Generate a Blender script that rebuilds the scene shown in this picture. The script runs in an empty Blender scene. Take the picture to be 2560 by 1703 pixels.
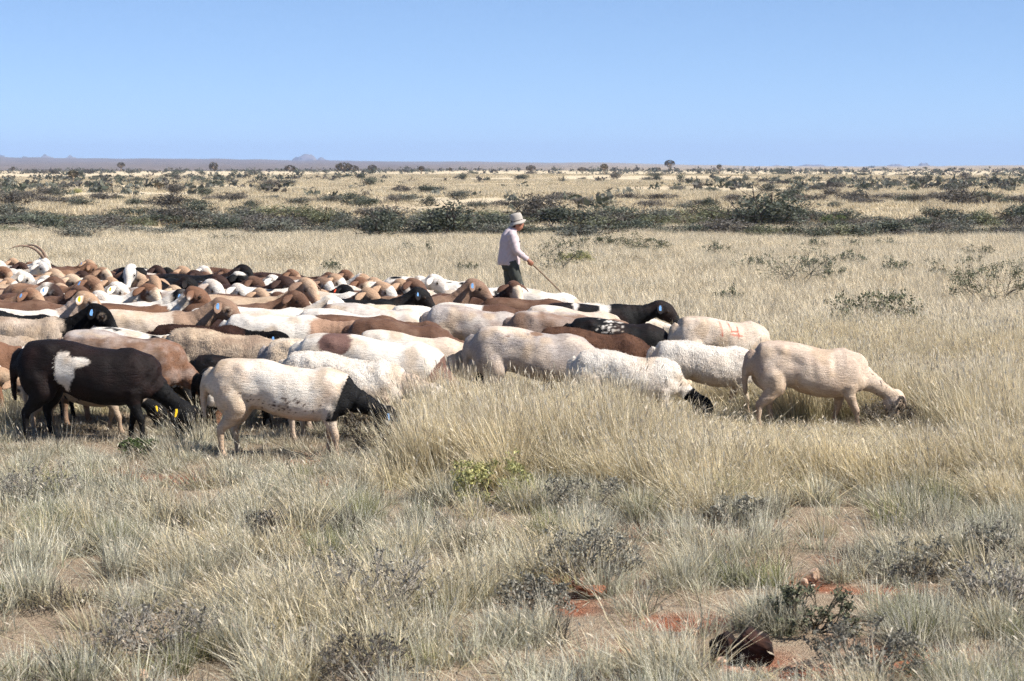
import bpy, math, random
import numpy as np
from mathutils import Vector, Matrix

S = bpy.context.scene
COL = S.collection
R = math.radians
rng = np.random.default_rng(11)
random.seed(11)

# ------------------------------------------------------------------ camera, sky, sun, exposure
CAM_H, PITCH, LENS = 2.15, 4.977, 70.0
cam_d = bpy.data.cameras.new('camera')
cam = bpy.data.objects.new('camera', cam_d); COL.objects.link(cam)
cam_d.lens = LENS; cam_d.sensor_width = 36.0; cam_d.sensor_fit = 'HORIZONTAL'
cam_d.clip_start = 0.1; cam_d.clip_end = 60000
cam.location = (0, 0, CAM_H); cam.rotation_euler = (R(90 - PITCH), 0, 0)
cam_d.dof.use_dof = True; cam_d.dof.focus_distance = 16.5; cam_d.dof.aperture_fstop = 8.0
S.camera = cam

SUN_EL, SUN_AZ = 44.0, 71.0        # azimuth: degrees to the right of straight behind the camera
sv = Vector((math.sin(R(SUN_AZ)) * math.cos(R(SUN_EL)), -math.cos(R(SUN_AZ)) * math.cos(R(SUN_EL)), math.sin(R(SUN_EL))))
W = bpy.data.worlds.new('World'); S.world = W; W.use_nodes = True
nt = W.node_tree; nt.nodes.clear()
wo = nt.nodes.new('ShaderNodeOutputWorld'); bg = nt.nodes.new('ShaderNodeBackground'); sk = nt.nodes.new('ShaderNodeTexSky')
sk.sky_type = 'NISHITA'; sk.sun_disc = False; sk.sun_elevation = R(SUN_EL)
sk.sun_rotation = math.atan2(sv.x, sv.y)
sk.altitude = 900; sk.air_density = 0.45; sk.dust_density = 0.0; sk.ozone_density = 4.0
bg.inputs['Strength'].default_value = 0.129
gm = nt.nodes.new('ShaderNodeGamma'); gm.inputs[1].default_value = .65          # the camera's soft shoulder and cool white balance
tn = nt.nodes.new('ShaderNodeMix'); tn.data_type = 'RGBA'; tn.blend_type = 'MULTIPLY'; tn.inputs[0].default_value = 1; tn.inputs[7].default_value = (.915, 1.06, 1.225, 1)
nt.links.new(sk.outputs[0], gm.inputs[0]); nt.links.new(gm.outputs[0], tn.inputs[6]); nt.links.new(tn.outputs[2], bg.inputs[0]); nt.links.new(bg.outputs[0], wo.inputs[0])
sl = bpy.data.lights.new('sun', 'SUN'); sl.energy = 5.0; sl.angle = R(0.55); sl.color = (1.0, 0.95, 0.87)
so = bpy.data.objects.new('sun', sl); COL.objects.link(so)
so.rotation_euler = (-sv).to_track_quat('-Z', 'Y').to_euler(); so.location = (20, -10, 30)
S.view_settings.view_transform = 'Standard'; S.view_settings.look = 'None'
S.view_settings.gamma = 1.0; S.view_settings.exposure = 0.88; S.view_settings.use_curve_mapping = False
S.cycles.use_denoising = True; S.cycles.denoiser = 'OPENIMAGEDENOISE'; S.cycles.denoising_input_passes = 'RGB_ALBEDO_NORMAL'; S.cycles.denoising_prefilter = 'NONE'
S.cycles.max_bounces = 5; S.cycles.diffuse_bounces = 2; S.cycles.glossy_bounces = 1
S.cycles.transmission_bounces = 3; S.cycles.transparent_max_bounces = 4; S.cycles.volume_bounces = 0
S.cycles.use_adaptive_sampling = True; S.cycles.adaptive_threshold = 0.04
S.cycles.caustics_reflective = False; S.cycles.caustics_refractive = False
S.cycles.volume_step_rate = 10

# ------------------------------------------------------------------ helpers
F = LENS / 36.0 * 2560
CP, SP = math.cos(R(PITCH)), math.sin(R(PITCH))
_gy = np.array([-50, 15, 26, 33.5, 50, 70, 100, 150, 300, 600, 1000, 1500, 60000.])
_gz = np.array([0, 0, 0, -.30, -.36, -.40, -.25, 0.0, 0.0, 0.2, 0.2, -2.0, -8.0])

def vnoise(p, seed=0):
    p = np.asarray(p, float)
    i = np.floor(p).astype(np.int64); f = p - i; f = f * f * (3 - 2 * f)
    def h(dx, dy, dz):
        n = (i[:, 0] + dx) * 73856093 ^ (i[:, 1] + dy) * 19349663 ^ (i[:, 2] + dz) * 83492791 ^ (seed * 2654435761 + 12345)
        n = (n ^ (n >> 13)) * 1274126177
        n = n ^ (n >> 16)
        return (n & 0xffff) / 65535.0
    r = 0
    for dx in (0, 1):
        for dy in (0, 1):
            for dz in (0, 1):
                w = (f[:, 0] if dx else 1 - f[:, 0]) * (f[:, 1] if dy else 1 - f[:, 1]) * (f[:, 2] if dz else 1 - f[:, 2])
                r = r + w * h(dx, dy, dz)
    return r

def fbm(p, seed=0, oct=3):
    r, a, t = 0, 1.0, 0
    p = np.asarray(p, float)
    for k in range(oct):
        r = r + a * vnoise(p * 2 ** k + 17.3 * k, seed + k); t += a; a *= .5
    return r / t

def ground(x, y):
    x = np.atleast_1d(np.asarray(x, float)); y = np.atleast_1d(np.asarray(y, float))
    z = np.interp(y, _gy, _gz)
    p = np.stack([x, y, 0 * x], 1)
    z = z + (vnoise(p * .9, 3) - .5) * .03 * np.clip((60 - y) / 20, 0, 1)
    z = z + (vnoise(p * .25, 4) - .5) * .08 * np.clip((np.abs(y - 20) - 8) / 10, .12, 1)
    far = np.clip((y - 90) / 150, 0, 1) * np.clip((1150 - y) / 300, 0, 1)
    z = z + (vnoise(p * np.array([.006, .018, 1]), 5) - .5) * 1.1 * far
    return z

def g1(x, y): return float(ground(x, y)[0])
def g0(y):
    for i in range(1, len(_GY)):
        if y < _GY[i]: return _GZ[i - 1] + (_GZ[i] - _GZ[i - 1]) * (y - _GY[i - 1]) / (_GY[i] - _GY[i - 1])
    return 0.0
_GY, _GZ = _gy.tolist(), _gz.tolist()

def at(px, py, h=0.0):
    """world point seen at photo pixel (px, py) that lies h metres above the ground"""
    u, v = (px - 1280) / F, (851.5 - py) / F
    dx, dy, dz = u, CP + v * SP, -SP + v * CP
    z = h; X = Y = 0
    for _ in range(16):
        t = (z - CAM_H) / dz
        t = min(max(t, 1.0), 6000.0)
        X, Y = dx * t, dy * t
        z = .5 * z + .5 * (g0(Y) + h)
    return Vector((X, Y, g1(X, Y)))

def kpx(p): return F / (p.y * CP + (CAM_H - p.z) * SP)        # pixels of the photo per metre at p

def link(o, parent=None):
    COL.objects.link(o)
    if parent is not None: o.parent = parent
    return o

def tag(o, label=None, cat=None, group=None, kind=None):
    if label: o['label'] = label
    if cat: o['category'] = cat
    if group: o['group'] = group
    if kind: o['kind'] = kind
    return o

def mesh_np(name, v, f, mat=None, col=None, smooth=True):
    """v (N,3); f = list of index arrays (all quads, all tris, or a list of lists)"""
    me = bpy.data.meshes.new(name)
    v = np.asarray(v, np.float32)
    if isinstance(f, np.ndarray):
        nf, k = f.shape
        me.vertices.add(len(v)); me.vertices.foreach_set('co', v.ravel())
        me.loops.add(nf * k); me.loops.foreach_set('vertex_index', f.astype(np.int32).ravel())
        me.polygons.add(nf); me.polygons.foreach_set('loop_start', np.arange(0, nf * k, k, dtype=np.int32))
        me.update(calc_edges=True)
    elif isinstance(f, tuple):          # (loop vertex indices, corners of each face)
        me.vertices.add(len(v)); me.vertices.foreach_set('co', v.ravel())
        me.loops.add(len(f[0])); me.loops.foreach_set('vertex_index', f[0])
        me.polygons.add(len(f[1])); me.polygons.foreach_set('loop_start', (np.cumsum(f[1]) - f[1]).astype(np.int32))
        me.update(calc_edges=True)
    else:
        me.from_pydata(v.tolist(), [], f); me.update()
    if col is not None: set_col(me, col)
    if mat: me.materials.append(mat)
    if smooth: me.polygons.foreach_set('use_smooth', np.ones(len(me.polygons), bool))
    return me

def set_col(me, col, name='tone'):
    a = me.attributes.get(name) or me.attributes.new(name, 'FLOAT_COLOR', 'POINT')
    c = np.ones((len(me.vertices), 4), np.float32); c[:, :3] = col
    a.data.foreach_set('color', c.ravel())

class MB:
    def __init__(s): s.v, s.f, s.c, s.n = [], [], [], 0
    def add(s, v, f, c=None):
        v = np.asarray(v, float)
        s.v.append(v); s.f += [[i + s.n for i in q] for q in f]; s.n += len(v)
        if c is not None:
            c = np.asarray(c, float); s.c.append(np.broadcast_to(c, (len(v), 3)))
        return s
    def tube(s, pts, rad, seg=8, c=None, side=(0, 1, 0), power=2.0, caps=True):
        pts = np.asarray(pts, float); n = len(pts)
        T = np.gradient(pts, axis=0); T /= np.linalg.norm(T, axis=1)[:, None] + 1e-9
        sd = np.asarray(side, float); V = []
        a = np.linspace(0, 2 * math.pi, seg, endpoint=False)
        ca, sa = np.cos(a), np.sin(a)
        if power != 2.0:
            ca = np.sign(ca) * np.abs(ca) ** (2 / power); sa = np.sign(sa) * np.abs(sa) ** (2 / power)
        for i in range(n):
            t = T[i]; A = sd - t * sd.dot(t)
            if np.linalg.norm(A) < .15:
                q = np.array([1., 0, 0]); A = q - t * q.dot(t)
            A /= np.linalg.norm(A); B = np.cross(t, A)
            r = rad[i]; ra, rb = (r, r) if np.isscalar(r) else r
            V.append(pts[i] + np.outer(ca * ra, A) + np.outer(sa * rb, B))
        V = np.concatenate(V)
        Fc = [[i * seg + j, i * seg + (j + 1) % seg, (i + 1) * seg + (j + 1) % seg, (i + 1) * seg + j] for i in range(n - 1) for j in range(seg)]
        if caps: Fc += [list(range(seg))[::-1], list(range((n - 1) * seg, n * seg))]
        return s.add(V, Fc, c)
    def ball(s, c0, r, seg=12, rings=8, c=None, rot=None):
        r = np.array([r] * 3 if np.isscalar(r) else r, float)
        V = [[0, 0, 1.]]
        for i in range(1, rings):
            th = math.pi * i / rings
            for j in range(seg):
                ph = 2 * math.pi * j / seg
                V.append([math.sin(th) * math.cos(ph), math.sin(th) * math.sin(ph), math.cos(th)])
        V.append([0, 0, -1.])
        Fc = [[0, 1 + j, 1 + (j + 1) % seg] for j in range(seg)]
        for i in range(rings - 2):
            for j in range(seg):
                a = 1 + i * seg + j; b = 1 + i * seg + (j + 1) % seg
                Fc.append([a, a + seg, b + seg, b])
        l = len(V) - 1; b = 1 + (rings - 2) * seg
        Fc += [[l, b + (j + 1) % seg, b + j] for j in range(seg)]
        V = np.array(V) * r
        if rot is not None: V = V @ np.array(rot).T
        return s.add(V + np.asarray(c0, float), Fc, c)
    def mesh(s, name, mat, smooth=True):
        return mesh_np(name, np.concatenate(s.v), s.f, mat, np.concatenate(s.c) if s.c else None, smooth)
    def obj(s, name, mat, parent=None, smooth=True):
        return link(bpy.data.objects.new(name, s.mesh(name, mat, smooth)), parent)

def voxel(mb, size, smooth=4, fac=.5):
    """the closed pieces in mb grown together into one continuous surface"""
    me = mb.mesh('tmp', None); o = bpy.data.objects.new('tmp', me); COL.objects.link(o)
    m = o.modifiers.new('r', 'REMESH'); m.mode = 'VOXEL'; m.voxel_size = size; m.adaptivity = 0
    if smooth:
        q = o.modifiers.new('s', 'SMOOTH'); q.factor = fac; q.iterations = smooth
    ev = o.evaluated_get(bpy.context.evaluated_depsgraph_get())
    out = ev.to_mesh()
    n = len(out.vertices); v = np.empty(n * 3, np.float32); out.vertices.foreach_get('co', v)
    nl = len(out.loops); li = np.empty(nl, np.int32); out.loops.foreach_get('vertex_index', li)
    nr = np.empty(n * 3, np.float32); out.vertices.foreach_get('normal', nr)
    k = nl // len(out.polygons); f = li.reshape(-1, k)
    ev.to_mesh_clear(); bpy.data.objects.remove(o); bpy.data.meshes.remove(me)
    return v.reshape(-1, 3).astype(float), f.copy(), nr.reshape(-1, 3).astype(float)

# ------------------------------------------------------------------ materials
def new_mat(name):
    m = bpy.data.materials.new(name); m.use_nodes = True
    t = m.node_tree; t.nodes.clear()
    return m, t, (lambda k, **kw: _node(t, k, kw))
def _node(t, k, kw):
    n = t.nodes.new('ShaderNode' + k)
    for a, b in kw.items():
        if a in n.inputs.keys(): n.inputs[a].default_value = b
        else: setattr(n, a, b)
    return n
def attr(N, name, typ='GEOMETRY'):
    n = N('Attribute'); n.attribute_name = name; n.attribute_type = typ; return n
def ramp(N, stops):
    n = N('ValToRGB'); e = n.color_ramp.elements
    while len(e) < len(stops): e.new(.5)
    for q, (p, c) in zip(e, stops): q.position = p; q.color = (*c, 1) if len(c) == 3 else c
    return n
def mixc(N, L, fac, a, b, mode='MIX'):
    n = N('Mix'); n.data_type = 'RGBA'; n.blend_type = mode
    for s, v in ((0, fac), (6, a), (7, b)):
        if hasattr(v, 'links'): L(v, n.inputs[s])
        elif s == 0: n.inputs[0].default_value = v
        else: n.inputs[s].default_value = (*v, 1)
    return n.outputs[2]

def leaf_mat(name, trans=.3, rough=.7, vary=.35, sheen=0.0):
    """foliage or straw: per-leaf tone from the mesh, a random shift for each plant"""
    m, t, N = new_mat(name); L = t.links.new
    a = attr(N, 'tone'); oi = N('ObjectInfo')
    mr = N('MapRange'); mr.inputs[3].default_value = 1 - vary; mr.inputs[4].default_value = 1 + vary
    L(oi.outputs['Random'], mr.inputs[0])
    c = mixc(N, L, 1.0, a.outputs['Color'], mr.outputs[0], 'MULTIPLY')
    d = N('BsdfPrincipled', Roughness=rough); d.inputs['Specular IOR Level'].default_value = .25
    L(c, d.inputs['Base Color'])
    tr = N('BsdfTranslucent'); L(c, tr.inputs[0])
    mx = N('MixShader', Fac=trans); L(d.outputs[0], mx.inputs[1]); L(tr.outputs[0], mx.inputs[2])
    o = N('OutputMaterial'); L(mx.outputs[0], o.inputs[0])
    return m

def plain(name, col, rough=.6, spec=.3, noise=0, scale=20, bump=0, use_attr=False):
    m, t, N = new_mat(name); L = t.links.new
    d = N('BsdfPrincipled', Roughness=rough); d.inputs['Specular IOR Level'].default_value = spec
    o = N('OutputMaterial'); L(d.outputs[0], o.inputs[0])
    tc = N('TexCoord'); nz = N('TexNoise', Scale=scale, Detail=5.0); L(tc.outputs['Object'], nz.inputs['Vector'])
    base = attr(N, 'tone').outputs['Color'] if use_attr else None
    rp = ramp(N, [(.3, (1 - noise,) * 3), (.7, (1 + noise,) * 3)]); L(nz.outputs['Fac'], rp.inputs[0])
    c = mixc(N, L, 1.0, base if base else col, rp.outputs[0], 'MULTIPLY'); L(c, d.inputs['Base Color'])
    if bump:
        b = N('Bump', Strength=bump, Distance=.01); L(nz.outputs['Fac'], b.inputs['Height']); L(b.outputs[0], d.inputs['Normal'])
    return m
# ------------------------------------------------------------------ the land
# bare red soil: photo pixel of the patch centre, half width and half depth in metres
BARE = [(1665, 1325, .30, .35), (1480, 1462, .30, .30), (1400, 1515, .20, .25), (1880, 1668, .42, .30), (1715, 1550, .22, .28),
        (2330, 1645, .30, .35), (330, 1195, .34, .40), (120, 1180, .45, .35), (850, 1215, .30, .5), (1800, 1420, .14, .2),
        (2030, 1465, .20, .25), (500, 1200, .35, .35), (760, 1150, .25, .3), (700, 1340, .14, .2), (2100, 1400, .2, .2), (2240, 1480, .2, .2)]
BARE_W = [(at(x, y), a * (.80 if y > 1280 else .85), b * (.80 if y > 1280 else .85)) for x, y, a, b in BARE]
def bare(x, y):
    b = np.zeros_like(x)
    p = np.stack([x, y, 0 * x], 1)
    w = (fbm(p * 6, 21, 4) - .5) * 2.2
    for c, a, e in BARE_W:
        r = np.sqrt(((x - c.x) / a) ** 2 + ((y - c.y) / e) ** 2) + w
        b = np.maximum(b, np.clip((1.15 - r) / .35, 0, 1))
    return b

def ground_mat():
    m, t, N = new_mat('veld_soil'); L = t.links.new
    tc = N('TexCoord'); a = attr(N, 'bare'); dry = attr(N, 'dry')
    n1 = N('TexNoise', Scale=1.6, Detail=8.0, Roughness=.65); L(tc.outputs['Object'], n1.inputs['Vector'])
    n2 = N('TexNoise', Scale=38.0, Detail=6.0, Roughness=.7); L(tc.outputs['Object'], n2.inputs['Vector'])
    n3 = N('TexNoise', Scale=.045, Detail=8.0, Roughness=.6); L(tc.outputs['Object'], n3.inputs['Vector'])
    n4 = N('TexVoronoi', Scale=120.0); L(tc.outputs['Object'], n4.inputs['Vector'])
    red = ramp(N, [(.3, (.165, .062, .034)), (.55, (.28, .108, .060)), (.75, (.39, .185, .11))]); L(n2.outputs['Fac'], red.inputs[0])
    lit = ramp(N, [(.25, (.15, .10, .068)), (.5, (.29, .222, .155)), (.8, (.44, .37, .28))]); L(n2.outputs['Fac'], lit.inputs[0])
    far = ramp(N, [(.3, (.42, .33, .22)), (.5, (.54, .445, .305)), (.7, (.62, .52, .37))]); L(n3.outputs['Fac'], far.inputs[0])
    mr = N('MapRange'); mr.inputs[1].default_value = .55; mr.inputs[2].default_value = .75; mr.inputs[3].default_value = 0; mr.inputs[4].default_value = .5
    L(n1.outputs['Fac'], mr.inputs[0])
    mx = N('Math', operation='MAXIMUM'); L(a.outputs['Fac'], mx.inputs[0]); L(mr.outputs[0], mx.inputs[1])
    c = mixc(N, L, mx.outputs[0], lit.outputs[0], red.outputs[0])
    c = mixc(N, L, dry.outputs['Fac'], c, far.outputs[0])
    d = N('BsdfPrincipled', Roughness=.95); d.inputs['Specular IOR Level'].default_value = .1
    L(c, d.inputs['Base Color'])
    ad = N('Math', operation='ADD'); L(n2.outputs['Fac'], ad.inputs[0]); L(n4.outputs['Distance'], ad.inputs[1])
    b = N('Bump', Strength=.6, Distance=.02); L(ad.outputs[0], b.inputs['Height']); L(b.outputs[0], d.inputs['Normal'])
    o = N('OutputMaterial'); L(d.outputs[0], o.inputs[0])
    return m

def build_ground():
    ys = np.concatenate([np.linspace(-14, 7, 12), np.geomspace(7.4, 40, 190), np.geomspace(40.5, 300, 120)[1:], np.geomspace(305, 11000, 70)])
    us = np.linspace(-1, 1, 140)
    V = []
    for y in ys:
        w = 11 + .36 * max(y, 0) + (.7 * max(y - 300, 0))
        V.append(np.stack([us * w, np.full_like(us, y), 0 * us], 1))
    V = np.concatenate(V)
    V[:, 2] = ground(V[:, 0], V[:, 1])
    b = bare(V[:, 0], V[:, 1])
    V[:, 2] -= .02 * b
    ny, nx = len(ys), len(us)
    i = np.arange(ny - 1)[:, None] * nx + np.arange(nx - 1)[None]
    f = np.stack([i, i + 1, i + 1 + nx, i + nx], -1).reshape(-1, 4)
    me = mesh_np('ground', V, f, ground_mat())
    a = me.attributes.new('bare', 'FLOAT', 'POINT'); a.data.foreach_set('value', b.astype(np.float32))
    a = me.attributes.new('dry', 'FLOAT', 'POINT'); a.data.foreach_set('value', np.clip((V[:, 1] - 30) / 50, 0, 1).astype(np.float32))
    return tag(link(bpy.data.objects.new('ground', me)), kind='structure')
build_ground()

def hill_mat():
    m, t, N = new_mat('hill_scrub'); L = t.links.new
    tc = N('TexCoord')
    n1 = N('TexNoise', Scale=.012, Detail=10.0, Roughness=.7); L(tc.outputs['Object'], n1.inputs['Vector'])
    n2 = N('TexVoronoi', Scale=.05, Randomness=1.0); L(tc.outputs['Object'], n2.inputs['Vector'])
    c1 = ramp(N, [(.3, (.12, .10, .09)), (.6, (.20, .165, .145))]); L(n1.outputs['Fac'], c1.inputs[0])
    sp = ramp(N, [(.22, (1, 1, 1)), (.36, (0, 0, 0))]); L(n2.outputs['Distance'], sp.inputs[0])
    c = mixc(N, L, sp.outputs[0], c1.outputs[0], (.05, .046, .038))
    dr = attr(N, 'dry'); c2 = ramp(N, [(.3, (.24, .18, .12)), (.6, (.42, .335, .225))]); L(n1.outputs['Fac'], c2.inputs[0])
    c3 = mixc(N, L, sp.outputs[0], c2.outputs[0], (.06, .056, .042)); c = mixc(N, L, dr.outputs['Fac'], c, c3)
    d = N('BsdfPrincipled', Roughness=.95); d.inputs['Specular IOR Level'].default_value = .1; L(c, d.inputs['Base Color'])
    o = N('OutputMaterial'); L(d.outputs[0], o.inputs[0])
    return m

def build_hills():
    """long low rise behind the plain, higher on the left, with a pair of small rocky knolls"""
    hm = hill_mat()
    # crest: photo x -> photo y of the skyline
    cx = np.array([-1500, -300, 0, 30, 110, 200, 330, 500, 700, 760, 900, 1100, 1300, 1500, 1650, 1760, 1900, 2100, 2300, 2560, 3200, 4000])
    cy = np.array([383, 387, 391, 393, 395, 397, 396, 397, 400, 401, 403, 404, 406, 407, 410, 413, 416, 416.5, 415.5, 413, 411, 411])
    xs = np.linspace(-1400, 3900, 420)
    D = 5200.0
    crest = CAM_H + (418 - np.interp(xs, cx, cy)) / F * D
    crest += (fbm(np.stack([xs * .02, 0 * xs, 0 * xs], 1), 31, 4) - .5) * 4.0
    prof = [(1080, 0), (1400, .03), (2000, .12), (3000, .32), (3900, .55), (4700, .86), (5200, 1.0), (5600, .9), (6800, .2), (7400, -.2)]
    V = []
    for d, k in prof:
        x = (xs - 1280) / F * d
        n = (fbm(np.stack([x * .006, np.full_like(x, d * .006), 0 * x], 1), 33, 4) - .5) * 9 * min(1, k * 2) * (1 if d != 5200 else .2)
        z = crest * k + n - (3.5 if k < .01 else 0)
        V.append(np.stack([x, np.full_like(x, float(d)), z], 1))
    V = np.concatenate(V); nx = len(xs)
    i = np.arange(len(prof) - 1)[:, None] * nx + np.arange(nx - 1)[None]
    f = np.stack([i, i + 1, i + 1 + nx, i + nx], -1).reshape(-1, 4)
    me = mesh_np('hills', V, f, hm)
    q = me.attributes.new('dry', 'FLOAT', 'POINT'); q.data.foreach_set('value', np.clip((np.tile(xs, len(prof)) - 1000) / 900, 0, 1).astype(np.float32))
    tag(link(bpy.data.objects.new('hills', me)), kind='structure')
    # knolls farther off: photo x, top y, half width in px
    D2 = 8500.0
    for x, y, w in ((766, 390, 34), (806, 396, 30), (118, 391, 26), (180, 393, 22), (2, 386, 22), (62, 391, 22), (1195, 407, 30), (1940, 413, 18), (2030, 412, 46), (2305, 408, 16), (2235, 411, 26), (1430, 409, 16)):
        X = (x - 1280) / F * D2; h = (418 - y) / F * D2 + CAM_H; ww = w / F * D2
        k = 26
        gx, gy = np.meshgrid(np.linspace(-2.0, 2.0, k), np.linspace(-2.0, 2.0, k))
        r = np.sqrt(gx ** 2 + gy ** 2)
        p = np.stack([gx.ravel() * 2.2 + x, gy.ravel() * 2.2, 0 * gx.ravel()], 1)
        z = (h + 25) * np.clip(1 - (r / 2) ** 2, 0, 1).ravel() ** 1.3 * (.72 + .56 * fbm(p, 40 + int(w), 4)) - 25
        V = np.stack([X + gx.ravel() * ww, D2 + gy.ravel() * ww, z], 1)
        i = np.arange(k - 1)[:, None] * k + np.arange(k - 1)[None]
        f = np.stack([i, i + 1, i + 1 + k, i + k], -1).reshape(-1, 4)
        tag(link(bpy.data.objects.new('hill', mesh_np('hill', V, f, hm))), kind='structure')
build_hills()

# ------------------------------------------------------------------ the air
def build_haze():
    m, t, N = new_mat('haze_air')
    v = N('VolumePrincipled'); v.inputs['Color'].default_value = (.50, .66, 1.0, 1); v.inputs['Density'].default_value = HAZE
    v.inputs['Anisotropy'].default_value = 0.0
    o = N('OutputMaterial'); t.links.new(v.outputs[0], o.inputs['Volume'])
    x, y0, y1, z0, z1 = 13000., -3000., 12500., -60., 130.
    V = [(-x, y0, z0), (x, y0, z0), (x, y1, z0), (-x, y1, z0), (-x, y0, z1), (x, y0, z1), (x, y1, z1), (-x, y1, z1)]
    f = [[0, 3, 2, 1], [4, 5, 6, 7], [0, 1, 5, 4], [1, 2, 6, 5], [2, 3, 7, 6], [3, 0, 4, 7]]
    tag(link(bpy.data.objects.new('haze', mesh_np('haze', V, f, m, smooth=False))), kind='stuff')
HAZE = 1.05e-4
build_haze()
# ------------------------------------------------------------------ sheep
# poses: neck pitch, neck length, head pitch, head yaw, leg stride, torso length factor, belly
POSES = {
    'graze':   (-40, .45, -74, 0, .06, 1.0, 1.0),
    'graze2':  (-24, .44, -82, 0, .04, 1.12, 1.0),
    'graze3':  (-36, .46, -66, 12, .07, 1.0, 1.06),
    'graze4':  (-33, .46, -84, 6, .07, .95, 1.04),
    'grazef':  (-44, .44, -80, -16, .06, 1.02, 1.08),
    'grazeb':  (-44, .46, -70, 8, .05, 1.12, 1.08),
    'low':     (-14, .40, -48, 0, .03, 1.02, 1.0),
    'lowt':    (-16, .40, -52, -38, .05, 1.0, 1.0),
    'level':   (6, .40, -30, 0, .05, 1.0, 1.0),
    'levelt':  (4, .40, -28, -32, .02, 1.0, 1.0),
    'half':    (19, .40, -32, 0, .04, 1.0, 1.0),
    'mid':     (35, .40, -34, 0, .04, 1.0, 1.0),
    'midt':    (36, .40, -32, -30, .03, 1.0, 1.0),
    'mida':    (36, .40, -28, 24, .03, 1.0, 1.0),
    'up':      (46, .41, -30, 0, .05, 1.0, 1.0),
    'upt':     (46, .41, -36, -34, .03, 1.0, 1.0),
    'upf':     (50, .41, -48, -78, .03, 1.0, 1.0),
    'high':    (50, .42, -34, -8, .05, 1.0, 1.0),
}
HERO = {'graze', 'graze2', 'graze3', 'grazeb', 'low', 'lowt', 'mid', 'level'}

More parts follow.
